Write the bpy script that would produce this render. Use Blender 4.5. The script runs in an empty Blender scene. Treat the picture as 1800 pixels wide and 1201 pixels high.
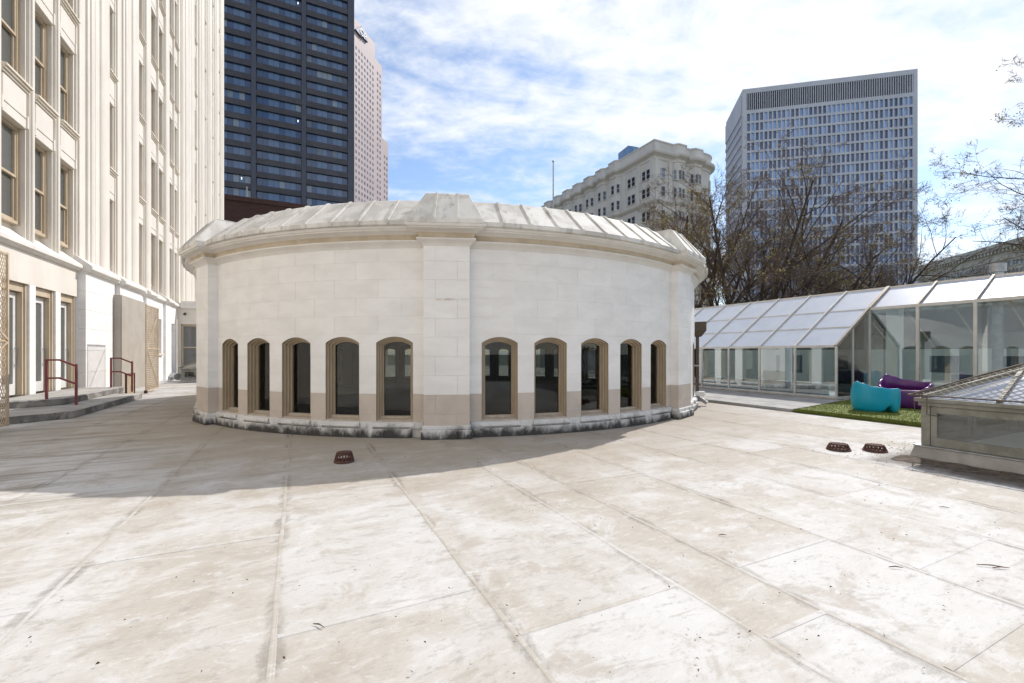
import bpy, bmesh, math, random
from mathutils import Vector, Matrix
R_ = math.radians
rng = random.Random(7)
SC = bpy.context.scene
COL = SC.collection

# ------------------------------------------------------------------ camera, sky, sun, exposure
FPX, HOR, CXP, EYE = 780.0, 621.0, 900.0, 1.6          # focal length / horizon / centre in photo pixels, eye height
cam_d = bpy.data.cameras.new('camera'); cam = bpy.data.objects.new('camera', cam_d); COL.objects.link(cam)
cam_d.sensor_width = 36.0; cam_d.lens = 36.0 * FPX / 1800.0
cam_d.shift_y = (HOR - 600.5) / 1800.0
cam_d.clip_start = 0.05; cam_d.clip_end = 6000
cam.location = (0, 0, EYE); cam.rotation_euler = (R_(90), 0, 0)
SC.camera = cam

SUN_AZ, SUN_EL = 43.5, 44.0                             # azimuth from +Y towards +X
sun_dir = Vector((math.sin(R_(SUN_AZ)) * math.cos(R_(SUN_EL)), math.cos(R_(SUN_AZ)) * math.cos(R_(SUN_EL)), math.sin(R_(SUN_EL))))
sl = bpy.data.lights.new('sun', 'SUN'); sun = bpy.data.objects.new('sun', sl); COL.objects.link(sun)
sl.energy = 2.0; sl.angle = R_(0.53); sl.color = (1.0, 0.955, 0.90)
sun.rotation_euler = (-sun_dir).to_track_quat('-Z', 'Y').to_euler(); sun.location = (30, 30, 60)

SC.view_settings.view_transform = 'Standard'; SC.view_settings.look = 'None'
SC.view_settings.exposure = 1.12; SC.view_settings.gamma = 1.0
SC.view_settings.use_curve_mapping = False
SC.render.engine = 'CYCLES'
SC.cycles.use_denoising = True
SC.cycles.max_bounces = 8; SC.cycles.diffuse_bounces = 4; SC.cycles.glossy_bounces = 4
SC.cycles.transparent_max_bounces = 16; SC.cycles.transmission_bounces = 4

def nd(nt, typ, **kw):
    n = nt.nodes.new(typ)
    for k, v in kw.items():
        if k == 'inp':
            for i, val in v.items(): n.inputs[i].default_value = val
        else: setattr(n, k, v)
    return n
def math_n(nt, op, a, b=None, c=None, clamp=False):
    n = nt.nodes.new('ShaderNodeMath'); n.operation = op; n.use_clamp = clamp
    for i, v in enumerate((a, b, c)):
        if v is None: continue
        if hasattr(v, 'is_output'): nt.links.new(v, n.inputs[i])
        else: n.inputs[i].default_value = v
    return n.outputs[0]
def ramp_n(nt, fac, lo, hi, a=0.0, b=1.0):
    n = nt.nodes.new('ShaderNodeMapRange'); n.interpolation_type = 'SMOOTHSTEP'
    nt.links.new(fac, n.inputs[0])
    n.inputs[1].default_value = lo; n.inputs[2].default_value = hi; n.inputs[3].default_value = a; n.inputs[4].default_value = b
    return n.outputs[0]
def mix_n(nt, fac, c1, c2, blend='MIX'):
    n = nt.nodes.new('ShaderNodeMix'); n.data_type = 'RGBA'; n.blend_type = blend
    for i, v in ((0, fac), (6, c1), (7, c2)):
        if hasattr(v, 'is_output'): nt.links.new(v, n.inputs[i])
        elif i == 0: n.inputs[0].default_value = v
        else: n.inputs[i].default_value = (*v, 1) if len(v) == 3 else v
    return n.outputs[2]
def noise_n(nt, vec, scale, detail=5, rough=0.55, dist=0.0, out=0):
    n = nt.nodes.new('ShaderNodeTexNoise'); n.inputs['Scale'].default_value = scale
    n.inputs['Detail'].default_value = detail; n.inputs['Roughness'].default_value = rough; n.inputs['Distortion'].default_value = dist
    if vec is not None: nt.links.new(vec, n.inputs['Vector'])
    return n.outputs[out]
def map_n(nt, vec, loc=(0, 0, 0), rot=(0, 0, 0), scale=(1, 1, 1)):
    n = nt.nodes.new('ShaderNodeMapping'); nt.links.new(vec, n.inputs[0])
    n.inputs[1].default_value = loc; n.inputs[2].default_value = rot; n.inputs[3].default_value = scale
    return n.outputs[0]

world = bpy.data.worlds.new('World'); SC.world = world; world.use_nodes = True
wt = world.node_tree; wt.nodes.clear()
SKY_STRENGTH = 0.12
sky = nd(wt, 'ShaderNodeTexSky', sky_type='NISHITA', sun_disc=False, sun_elevation=R_(SUN_EL), sun_rotation=R_(SUN_AZ),
         altitude=300, air_density=1.0, dust_density=0.15, ozone_density=1.8)
tc = nd(wt, 'ShaderNodeTexCoord')
sx = nd(wt, 'ShaderNodeSeparateXYZ'); wt.links.new(tc.outputs['Generated'], sx.inputs[0])
zz = math_n(wt, 'ADD', math_n(wt, 'MAXIMUM', sx.outputs[2], 0.0), 0.22)
cx = nd(wt, 'ShaderNodeCombineXYZ')
wt.links.new(math_n(wt, 'DIVIDE', sx.outputs[0], zz), cx.inputs[0]); wt.links.new(math_n(wt, 'DIVIDE', sx.outputs[1], zz), cx.inputs[1])
cp = cx.outputs[0]
big = noise_n(wt, map_n(wt, cp, loc=(3.1, 1.7, 0), rot=(0, 0, R_(-38)), scale=(0.62, 1.25, 1)), 0.85, 4, 0.5, 0.5)
wisp = noise_n(wt, map_n(wt, cp, loc=(0.4, 5.0, 0), rot=(0, 0, R_(-52)), scale=(0.8, 1.9, 1)), 2.2, 9, 0.62, 0.7)
puff = noise_n(wt, map_n(wt, cp, loc=(7.0, 2.0, 0), rot=(0, 0, R_(-30)), scale=(1, 1.35, 1)), 8.5, 6, 0.6, 0.3)
bias = ramp_n(wt, math_n(wt, 'DIVIDE', sx.outputs[0], math_n(wt, 'MAXIMUM', math_n(wt, 'ABSOLUTE', sx.outputs[1]), 0.2)), -0.55, 0.6, -0.115, -0.005)
cov = math_n(wt, 'ADD', math_n(wt, 'ADD', math_n(wt, 'MULTIPLY', big, 0.75), math_n(wt, 'MULTIPLY', wisp, 0.45)), bias)
cov = math_n(wt, 'ADD', cov, math_n(wt, 'MULTIPLY', math_n(wt, 'SUBTRACT', puff, 0.5), 0.36))
cloud = ramp_n(wt, cov, 0.43, 0.73)
haze = ramp_n(wt, sx.outputs[2], 0.0, 0.32, 0.38, 0.0)
cloud = math_n(wt, 'MAXIMUM', cloud, haze)
sky_c = mix_n(wt, 1.0, sky.outputs[0], (0.80, 0.76, 0.74), 'MULTIPLY')
cl_c = mix_n(wt, noise_n(wt, cp, 3.0, 5, 0.6), (3.75, 3.88, 4.15), (4.3, 4.38, 4.5))
fin = mix_n(wt, cloud, sky_c, cl_c)
bg = nd(wt, 'ShaderNodeBackground'); bg.inputs[1].default_value = SKY_STRENGTH
wt.links.new(fin, bg.inputs[0])
wo = nd(wt, 'ShaderNodeOutputWorld'); wt.links.new(bg.outputs[0], wo.inputs[0])

# ------------------------------------------------------------------ frames: the roof's own grid (a across, b along) is turned 25.86 degrees
TH = math.atan2(378.0, FPX); CT, ST = math.cos(TH), math.sin(TH)
def W(a, b, z=0.0): return Vector((a * CT - b * ST, a * ST + b * CT, z))
def at_px(x, dist, y=None):           # direction of a photo pixel at a chosen forward distance
    v = Vector(((x - CXP) / FPX * dist, dist, 0))
    if y is not None: v.z = EYE + (HOR - y) / FPX * dist
    return v

# ------------------------------------------------------------------ materials
MATS = {}
def mat(name, c1, c2=None, scale=3.0, detail=6, rough=0.7, metal=0.0, bump=0.0, bscale=30.0, rand=0.0, lo=0.35, hi=0.65,
        stretch=(1, 1, 1), c3=None, s3=12.0, lo3=0.55, hi3=0.75, spec=0.35, island=False, dist=0.3):
    if name in MATS: return MATS[name]
    m = bpy.data.materials.new(name); m.use_nodes = True; nt = m.node_tree; MATS[name] = m
    p = nt.nodes['Principled BSDF']; p.inputs['Roughness'].default_value = rough; p.inputs['Metallic'].default_value = metal
    p.inputs['Specular IOR Level'].default_value = spec
    geo = nd(nt, 'ShaderNodeNewGeometry'); pos = geo.outputs['Position']
    col = None
    if c2 is not None:
        f = ramp_n(nt, noise_n(nt, map_n(nt, pos, scale=stretch), scale, detail, 0.6, dist), lo, hi)
        col = mix_n(nt, f, c1, c2)
    else:
        col = mix_n(nt, 0.0, c1, c1)
    if c3 is not None:
        f3 = ramp_n(nt, noise_n(nt, map_n(nt, pos, loc=(5, 3, 1), scale=stretch), s3, 7, 0.65, 0.4), lo3, hi3)
        col = mix_n(nt, f3, col, c3)
    if rand:
        oi = nd(nt, 'ShaderNodeObjectInfo')
        src = geo.outputs['Random Per Island'] if island else oi.outputs['Random']
        v = math_n(nt, 'MULTIPLY_ADD', src, 2 * rand, 1.0 - rand)
        cc = nd(nt, 'ShaderNodeCombineColor')
        for i in range(3): nt.links.new(v, cc.inputs[i])
        col = mix_n(nt, 1.0, col, cc.outputs[0], 'MULTIPLY')
    nt.links.new(col, p.inputs['Base Color'])
    if bump:
        b = nd(nt, 'ShaderNodeBump'); b.inputs['Strength'].default_value = bump; b.inputs['Distance'].default_value = 0.02
        nt.links.new(noise_n(nt, pos, bscale, 6, 0.6), b.inputs['Height']); nt.links.new(b.outputs[0], p.inputs['Normal'])
    return m

def glass(name, tint=(0.85, 0.9, 0.88), rough=0.0, base=0.04, milky=0.0, mcol=(0.8, 0.85, 0.87), k=1.5):
    m = bpy.data.materials.new(name); m.use_nodes = True; nt = m.node_tree; nt.nodes.clear(); MATS[name] = m
    tr = nd(nt, 'ShaderNodeBsdfTransparent'); tr.inputs[0].default_value = (*tint, 1)
    gl = nd(nt, 'ShaderNodeBsdfGlossy'); gl.inputs['Roughness'].default_value = rough
    fr = nd(nt, 'ShaderNodeFresnel'); fr.inputs[0].default_value = 1.5
    fac = math_n(nt, 'ADD', math_n(nt, 'MULTIPLY', fr.outputs[0], k), base, clamp=True)
    sh = tr.outputs[0]
    if milky:
        df = nd(nt, 'ShaderNodeBsdfDiffuse'); df.inputs[0].default_value = (*mcol, 1)
        tl = nd(nt, 'ShaderNodeBsdfTranslucent'); tl.inputs[0].default_value = (*mcol, 1)
        md = nd(nt, 'ShaderNodeMixShader'); md.inputs[0].default_value = 0.5
        nt.links.new(df.outputs[0], md.inputs[1]); nt.links.new(tl.outputs[0], md.inputs[2])
        geo = nd(nt, 'ShaderNodeNewGeometry')
        mk = ramp_n(nt, noise_n(nt, geo.outputs['Position'], 1.7, 6, 0.6), 0.25, 0.75, milky - 0.12, min(1, milky + 0.12))
        mm = nd(nt, 'ShaderNodeMixShader'); nt.links.new(mk, mm.inputs[0]); nt.links.new(sh, mm.inputs[1]); nt.links.new(md.outputs[0], mm.inputs[2])
        sh = mm.outputs[0]
    mx = nd(nt, 'ShaderNodeMixShader'); nt.links.new(fac, mx.inputs[0]); nt.links.new(sh, mx.inputs[1]); nt.links.new(gl.outputs[0], mx.inputs[2])
    out = nd(nt, 'ShaderNodeOutputMaterial'); nt.links.new(mx.outputs[0], out.inputs[0])
    return m

def window_mat(name, dark, light, thr=0.55, rough=0.05, island=False, spec=0.8):   # opaque far-window glass: blinds, dark rooms and painted sky reflection, one value per pane
    m = bpy.data.materials.new(name); m.use_nodes = True; nt = m.node_tree; MATS[name] = m
    p = nt.nodes['Principled BSDF']; p.inputs['Roughness'].default_value = rough; p.inputs['Specular IOR Level'].default_value = spec
    if island: src = nd(nt, 'ShaderNodeNewGeometry').outputs['Random Per Island']
    else: src = nd(nt, 'ShaderNodeObjectInfo').outputs['Random']
    nt.links.new(mix_n(nt, ramp_n(nt, src, thr - 0.1, thr + 0.35), dark, light), p.inputs['Base Color'])
    return m

WHITE = mat('white painted stone', (0.835, 0.81, 0.78), (0.77, 0.745, 0.71), 1.6, 7, 0.6, bump=0.12, bscale=25, rand=0.025, c3=(0.60, 0.53, 0.45), s3=2.3, lo3=0.66, hi3=0.86, stretch=(1, 1, 2.2))
PINK = mat('pinkish beige paint', (0.57, 0.495, 0.425), (0.52, 0.45, 0.385), 2.5, 6, 0.6, bump=0.1, rand=0.04, c3=(0.43, 0.35, 0.3), s3=3, lo3=0.62, hi3=0.85)
JOINT = mat('mortar', (0.74, 0.71, 0.67), (0.40, 0.34, 0.29), 1.1, 5, 0.9, lo=0.52, hi=0.74)
CAPM = mat('weathered cap stone', (0.68, 0.655, 0.61), (0.53, 0.505, 0.46), 2.4, 9, 0.75, bump=0.25, bscale=18, rand=0.07, stretch=(1, 1, 0.4), c3=(0.34, 0.31, 0.265), s3=3.8, lo3=0.56, hi3=0.74, lo=.42, hi=.6)
CORN = mat('cornice paint', (0.74, 0.71, 0.66), (0.68, 0.64, 0.59), 2.2, 6, 0.6, bump=0.1, c3=(0.6, 0.54, 0.46), s3=3.5, lo3=0.62, hi3=0.85)
COVE = mat('ochre stained cove', (0.50, 0.42, 0.31), (0.60, 0.51, 0.39), 3.0, 6, 0.75)
TANW = mat('tan window timber', (0.40, 0.315, 0.215), (0.34, 0.265, 0.18), 6, 5, 0.55, bump=0.1, stretch=(1, 1, 0.3), rand=0.05)
SILLW = mat('worn window sill', (0.48, 0.41, 0.33), (0.40, 0.33, 0.26), 8, 5, 0.65, rand=0.05)
FACADE = mat('cream glazed terracotta', (0.745, 0.69, 0.605), (0.69, 0.63, 0.545), 1.2, 7, 0.45, bump=0.08, bscale=12, stretch=(1, 1, 0.4), c3=(0.56, 0.48, 0.38), s3=1.9, lo3=0.64, hi3=0.88, spec=0.4)
FACADE2 = mat('cream terracotta trim', (0.72, 0.655, 0.55), (0.66, 0.58, 0.47), 1.5, 7, 0.5, stretch=(1, 1, 0.5), c3=(0.5, 0.41, 0.3), s3=3, lo3=0.64, hi3=0.86)
REVEAL = mat('taupe painted reveal', (0.50, 0.43, 0.37), (0.45, 0.38, 0.33), 1.5, 5, 0.65)
TANF = mat('tan sash paint', (0.55, 0.45, 0.32), (0.47, 0.38, 0.27), 3, 5, 0.5, stretch=(1, 1, 0.3))
CONC = mat('old concrete', (0.44, 0.42, 0.385), (0.30, 0.285, 0.26), 1.7, 8, 0.85, bump=0.3, bscale=14, c3=(0.12, 0.115, 0.1), s3=3.4, lo3=0.56, hi3=0.74)
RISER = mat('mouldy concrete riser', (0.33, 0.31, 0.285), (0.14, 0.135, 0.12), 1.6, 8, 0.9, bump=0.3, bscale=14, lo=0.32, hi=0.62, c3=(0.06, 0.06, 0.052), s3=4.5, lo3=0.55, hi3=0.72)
RED = mat('dark red rail paint', (0.20, 0.028, 0.03), (0.14, 0.02, 0.022), 9, 5, 0.45, spec=0.5)
MESHM = mat('tan expanded metal', (0.58, 0.48, 0.35), (0.48, 0.37, 0.25), 3, 6, 0.6, c3=(0.33, 0.19, 0.10), s3=5, lo3=0.6, hi3=0.8)
HOARD = mat('beige hoarding paint', (0.40, 0.36, 0.305), (0.36, 0.32, 0.27), 1.2, 6, 0.7, c3=(0.3, 0.26, 0.21), s3=3, lo3=0.64, hi3=0.85)
RUST = mat('rusty cast iron', (0.135, 0.06, 0.045), (0.085, 0.04, 0.032), 24, 6, 0.75, bump=0.4, bscale=80, c3=(0.04, 0.022, 0.02), s3=40, lo3=0.55, hi3=0.7)
ALU = mat('pale aluminium frame', (0.66, 0.635, 0.60), (0.58, 0.55, 0.51), 3, 5, 0.45, metal=0.25, c3=(0.42, 0.36, 0.3), s3=5, lo3=0.64, hi3=0.84)
BRONZE = mat('brown rafter cap', (0.40, 0.345, 0.29), (0.32, 0.27, 0.22), 4, 5, 0.5, metal=0.3)
STEELG = mat('weathered grey green steel', (0.28, 0.275, 0.24), (0.20, 0.195, 0.165), 4, 7, 0.6, metal=0.2, bump=0.15, bscale=30, c3=(0.12, 0.105, 0.08), s3=9, lo3=0.58, hi3=0.76)
WIRE = mat('old galvanised wire', (0.15, 0.135, 0.10), (0.10, 0.08, 0.055), 9, 5, 0.6, metal=0.3, c3=(0.25, 0.11, 0.05), s3=6, lo3=0.6, hi3=0.75)
BROWNM = mat('brown sheet metal', (0.085, 0.06, 0.045), (0.11, 0.08, 0.06), 6, 4, 0.5, metal=0.2)
GREYM = mat('grey sheet metal', (0.42, 0.43, 0.44), (0.30, 0.31, 0.32), 6, 5, 0.4, metal=0.6)
DARKIN = mat('dark interior', (0.10, 0.088, 0.078), (0.075, 0.068, 0.06), 2, 4, 0.8)
CARPET = mat('dark interior floor', (0.055, 0.05, 0.047), (0.08, 0.073, 0.068), 1.3, 4, 0.5)
PAVER = mat('grey walkway paver', (0.40, 0.385, 0.36), (0.30, 0.29, 0.275), 2.4, 7, 0.85, rand=0.07, c3=(0.24, 0.2, 0.15), s3=5, lo3=0.58, hi3=0.78)
INWALL = mat('pale interior plaster', (0.8, 0.81, 0.78), (0.75, 0.76, 0.73), 1.2, 4, 0.8)
DIRT = mat('dark damp soil', (0.075, 0.058, 0.045), (0.15, 0.12, 0.095), 9, 8, 0.95, bump=0.6, bscale=30)
BITS = mat('dead leaves', (0.14, 0.075, 0.035), (0.07, 0.04, 0.025), 20, 3, 0.9, rand=0.5, island=True)
BARK = mat('grey brown bark', (0.08, 0.062, 0.05), (0.048, 0.037, 0.03), 3, 6, 0.9)
TWIG = mat('brown twigs', (0.175, 0.13, 0.10), (0.12, 0.088, 0.068), 2, 4, 0.9)
BUD = mat('yellow green buds', (0.50, 0.40, 0.14), (0.34, 0.28, 0.10), 1.2, 4, 0.7, rand=0.35, island=True)
EVERG = mat('evergreen leaves', (0.035, 0.06, 0.022), (0.06, 0.085, 0.03), 3, 4, 0.7, rand=0.35, island=True)
TEAL = mat('teal moulded plastic', (0.0, 0.33, 0.50), (0.0, 0.305, 0.465), 2, 3, 0.32, spec=0.5)
PURP = mat('purple moulded plastic', (0.105, 0.012, 0.135), (0.092, 0.01, 0.12), 2, 3, 0.34, spec=0.6)
W_GLASS = glass('clear window glass', (0.62, 0.64, 0.62), 0.0, 0.0, k=1.0)
G_GLASS = glass('green tinted glass', (0.90, 0.965, 0.975), 0.0, 0.14)
R_GLASS = glass('milky roof glass', (0.90, 0.93, 0.93), 0.3, 0.42, milky=0.72, mcol=(0.95, 0.95, 0.94))
S_GLASS = glass('wired skylight glass', (0.8, 0.86, 0.88), 0.12, 0.42, milky=0.7, mcol=(0.92, 0.94, 0.95))
C_GLASS = glass('skylight side glass', (0.86, 0.89, 0.88), 0.02, 0.06, k=1.0)
SASH_GLASS = window_mat('sash glass', (0.10, 0.105, 0.10), (0.16, 0.165, 0.155), 0.5, 0.06)

# ------------------------------------------------------------------ mesh builder
class MB:
    def __init__(s): s.v = []; s.f = []; s.mi = []
    def add(s, verts, faces, mi=0):
        o = len(s.v); s.v += [tuple(v) for v in verts]
        for f in faces: s.f.append([i + o for i in f]); s.mi.append(mi)
        return s
    def hexa(s, p, mi=0):           # p: 4 lower corners then 4 upper corners, both counter-clockwise
        return s.add(p, [(3, 2, 1, 0), (4, 5, 6, 7), (0, 1, 5, 4), (1, 2, 6, 5), (2, 3, 7, 6), (3, 0, 4, 7)], mi)
    def box(s, x0, x1, y0, y1, z0, z1, mi=0):
        return s.hexa([(x0, y0, z0), (x1, y0, z0), (x1, y1, z0), (x0, y1, z0), (x0, y0, z1), (x1, y0, z1), (x1, y1, z1), (x0, y1, z1)], mi)
    def prism(s, poly, z0, z1, mi=0):    # poly in xy, counter-clockwise
        n = len(poly)
        return s.add([(x, y, z0) for x, y in poly] + [(x, y, z1) for x, y in poly],
                     [list(range(n))[::-1], [n + i for i in range(n)]] + [(i, (i + 1) % n, n + (i + 1) % n, n + i) for i in range(n)], mi)
    def loft(s, rings, closed=True, cap=True, mi=0):
        n = len(rings[0]); fs = []
        for k in range(len(rings) - 1):
            for i in range(n if closed else n - 1):
                j = (i + 1) % n; fs.append((k * n + i, k * n + j, (k + 1) * n + j, (k + 1) * n + i))
        if cap and closed: fs.append(list(range(n))[::-1]); fs.append([(len(rings) - 1) * n + i for i in range(n)])
        return s.add([p for r in rings for p in r], fs, mi)
    def tube(s, path, rad, n=6, mi=0, cap=True):
        path = [Vector(p) for p in path]; rings = []
        if not hasattr(rad, '__len__'): rad = [rad] * len(path)
        ref = None
        for i, p in enumerate(path):
            d = (path[min(i + 1, len(path) - 1)] - path[max(i - 1, 0)]).normalized()
            if ref is None: ref = Vector((0, 0, 1)) if abs(d.z) < 0.9 else Vector((1, 0, 0))
            x = d.cross(ref).normalized(); y = d.cross(x).normalized(); ref = -y if False else ref
            rings.append([p + (x * math.cos(2 * math.pi * k / n) + y * math.sin(2 * math.pi * k / n)) * rad[i] for k in range(n)])
        return s.loft(rings, True, cap, mi)
    def bar(s, p0, p1, w, h, mi=0, up=(0, 0, 1)):        # rectangular bar between two points, w across, h along up
        p0, p1 = Vector(p0), Vector(p1); d = (p1 - p0).normalized(); u = Vector(up); x = d.cross(u).normalized() * w / 2; y = x.cross(d).normalized() * h / 2
        q = [p0 - x - y, p0 + x - y, p0 + x + y, p0 - x + y]; r = [v + (p1 - p0) for v in q]
        return s.hexa(q + r, mi)
    def mesh(s, name, *mats, bevel=0.0, smooth=False, fix=True):
        me = bpy.data.meshes.new(name); me.from_pydata(s.v, [], s.f)
        for m in mats: me.materials.append(m)
        if len(mats) > 1: me.polygons.foreach_set('material_index', s.mi)
        if fix or bevel:
            bm = bmesh.new(); bm.from_mesh(me)
            if bevel: bmesh.ops.bevel(bm, geom=[e for e in bm.edges], offset=bevel, segments=1, affect='EDGES', clamp_overlap=True)
            if fix: bmesh.ops.recalc_face_normals(bm, faces=bm.faces)
            bm.to_mesh(me); bm.free()
        if smooth: me.polygons.foreach_set('use_smooth', [True] * len(me.polygons))
        me.update(); return me

OFF = {}
def thing(name, label, cat, loc=(0, 0, 0), rz=0.0, group=None, off=(0, 0, 0)):
    o = bpy.data.objects.new(name, None); COL.objects.link(o); o.empty_display_size = 0.3
    o.location = loc; o.rotation_euler = (0, 0, rz); o['label'] = label; o['category'] = cat
    if group: o['group'] = group
    OFF[o.name] = Vector(off); return o
def gthing(name, label, cat, a, b, z=0.0, group=None):      # grid-aligned thing; its parts are given in absolute (a, b, z)
    return thing(name, label, cat, W(a, b, z), TH, group, (a, b, z))
def put(name, me, parent, loc=(0, 0, 0), rz=0.0, sub=False, rot=None, label=None, kind=None):
    o = bpy.data.objects.new(name, me); COL.objects.link(o)
    if parent is not None:
        o.parent = parent
        o.location = Vector(loc) - (Vector((0, 0, 0)) if sub else OFF.get(parent.name, Vector((0, 0, 0))))
    else: o.location = loc
    o.rotation_euler = rot if rot else (0, 0, rz)
    if label: o['label'] = label
    if kind: o['kind'] = kind
    return o
def single(name, me, label, cat, loc=(0, 0, 0), rz=0.0, group=None, kind=None):
    o = put(name, me, None, loc, rz); o['label'] = label
    if kind: o['kind'] = kind
    o['category'] = cat
    if group: o['group'] = group
    return o
def struct(name, me, label, loc=(0, 0, 0), rz=0.0):
    o = put(name, me, None, loc, rz); o['label'] = label; o['kind'] = 'structure'; return o
def autosmooth(me, ang=40):
    me.polygons.foreach_set('use_smooth', [True] * len(me.polygons))
    bm = bmesh.new(); bm.from_mesh(me)
    for e in bm.edges:
        if len(e.link_faces) == 2 and e.calc_face_angle(0) > R_(ang): e.smooth = False
    bm.to_mesh(me); bm.free(); return me


# ------------------------------------------------------------------ ground, roof deck
def deck_material():
    m = bpy.data.materials.new('weathered white roof membrane'); m.use_nodes = True; nt = m.node_tree
    p = nt.nodes['Principled BSDF']; p.inputs['Roughness'].default_value = 0.72; p.inputs['Specular IOR Level'].default_value = 0.25
    geo = nd(nt, 'ShaderNodeNewGeometry'); pos = map_n(nt, geo.outputs['Position'], rot=(0, 0, -TH))
    oi = nd(nt, 'ShaderNodeObjectInfo').outputs['Random']
    patch = noise_n(nt, pos, 0.5, 9, 0.66, 0.8)
    patch2 = noise_n(nt, map_n(nt, pos, loc=(9, 4, 0)), 1.7, 9, 0.68, 0.5)
    scuff = noise_n(nt, map_n(nt, pos, rot=(0, 0, 0.12), scale=(0.8, 3.4, 1)), 1.9, 10, 0.74, 0.5)
    fine = noise_n(nt, map_n(nt, pos, rot=(0, 0, -0.2), scale=(1.0, 2.4, 1)), 13, 9, 0.75, 0.3)
    spk = noise_n(nt, pos, 48, 5, 0.65); grit = noise_n(nt, pos, 170, 3, 0.6)
    col = mix_n(nt, ramp_n(nt, math_n(nt, 'ADD', math_n(nt, 'MULTIPLY', patch, 0.8), math_n(nt, 'MULTIPLY', oi, 0.24)), 0.40, 0.62), (0.58, 0.572, 0.556), (0.455, 0.418, 0.365))
    col = mix_n(nt, ramp_n(nt, patch2, 0.53, 0.61, 0, 0.62), col, (0.40, 0.355, 0.30))
    col = mix_n(nt, ramp_n(nt, patch2, 0.48, 0.34, 0, 0.7), col, (0.615, 0.607, 0.595))
    col = mix_n(nt, ramp_n(nt, scuff, 0.55, 0.64, 0, 0.55), col, (0.375, 0.345, 0.305))
    col = mix_n(nt, ramp_n(nt, scuff, 0.46, 0.32, 0, 0.7), col, (0.625, 0.617, 0.605))
    col = mix_n(nt, ramp_n(nt, fine, 0.56, 0.65, 0, 0.5), col, (0.33, 0.31, 0.285))
    col = mix_n(nt, ramp_n(nt, fine, 0.45, 0.33, 0, 0.5), col, (0.62, 0.612, 0.60))
    mott = noise_n(nt, map_n(nt, pos, loc=(2, 7, 0), rot=(0, 0, 0.25), scale=(1, 1.8, 1)), 5.5, 10, 0.78, 0.2)
    col = mix_n(nt, ramp_n(nt, mott, 0.55, 0.62, 0, 0.55), col, (0.34, 0.325, 0.30))
    col = mix_n(nt, ramp_n(nt, mott, 0.44, 0.38, 0, 0.5), col, (0.63, 0.627, 0.62))
    col = mix_n(nt, ramp_n(nt, spk, 0.66, 0.74, 0, 0.65), col, (0.2, 0.175, 0.15))
    col = mix_n(nt, ramp_n(nt, grit, 0.3, 0.7, 0, 0.35), col, mix_n(nt, 1.0, col, (0.72, 0.71, 0.70), 'MULTIPLY'))
    # grime by drains and rotunda foot, plus the rotunda's shade painted in brown
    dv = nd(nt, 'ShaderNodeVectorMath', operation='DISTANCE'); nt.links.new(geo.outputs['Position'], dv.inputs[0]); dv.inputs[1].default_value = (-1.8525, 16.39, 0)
    silt_shade = math_n(nt, 'ADD', dv.outputs['Value'], math_n(nt, 'MULTIPLY', math_n(nt, 'SUBTRACT', noise_n(nt, map_n(nt, pos, scale=(0.6, 1.6, 1)), 0.9, 6, 0.65), 0.5), 6.0))
    col = mix_n(nt, ramp_n(nt, silt_shade, 12.6, 8.2, 0, 0.72), col, (0.30, 0.25, 0.19))
    sx2 = nd(nt, 'ShaderNodeSeparateXYZ'); nt.links.new(pos, sx2.inputs[0])
    streak = noise_n(nt, map_n(nt, pos, scale=(0.25, 2.6, 1)), 1.3, 7, 0.65, 0.4)
    lft = ramp_n(nt, sx2.outputs[0], -0.6, -3.2); stm = ramp_n(nt, streak, 0.46, 0.66, 0, 0.85)
    far = ramp_n(nt, sx2.outputs[1], 4.5, 7.5)
    col = mix_n(nt, math_n(nt, 'MULTIPLY', math_n(nt, 'MULTIPLY', lft, far), stm), col, (0.25, 0.22, 0.18))  # grime streaks on the left, also browning the shaded deck there
    soil_shadow = math_n(nt, 'ADD', sx2.outputs[0], math_n(nt, 'MULTIPLY', math_n(nt, 'SUBTRACT', noise_n(nt, map_n(nt, pos, scale=(1, .5, 1)), 3.0, 8, 0.7), 0.5), 1.5))
    soil_shadow = math_n(nt, 'MULTIPLY', ramp_n(nt, soil_shadow, 7.45, 8.0, 0, 0.92), ramp_n(nt, sx2.outputs[1], 3.9, 3.5))
    soil_shadow = math_n(nt, 'MULTIPLY', soil_shadow, ramp_n(nt, sx2.outputs[0], 12.0, 11.8))
    col = mix_n(nt, soil_shadow, col, (0.10, 0.08, 0.065))  # soil beside the skylight, with the skylight's shadow painted into it
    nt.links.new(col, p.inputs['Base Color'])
    b = nd(nt, 'ShaderNodeBump'); b.inputs['Strength'].default_value = 0.35; b.inputs['Distance'].default_value = 0.01
    h = math_n(nt, 'ADD', noise_n(nt, pos, 1.1, 4, 0.5), math_n(nt, 'MULTIPLY', noise_n(nt, pos, 28, 6, 0.65), 0.18))
    nt.links.new(h, b.inputs['Height']); nt.links.new(b.outputs[0], p.inputs['Normal'])
    return m
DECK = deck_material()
SEAM = mat('seam sealant', (0.60, 0.592, 0.575), (0.48, 0.45, 0.41), 9, 9, 0.7, c3=(0.36, 0.33, 0.285), s3=3.2, lo3=0.48, hi3=0.60)
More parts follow.
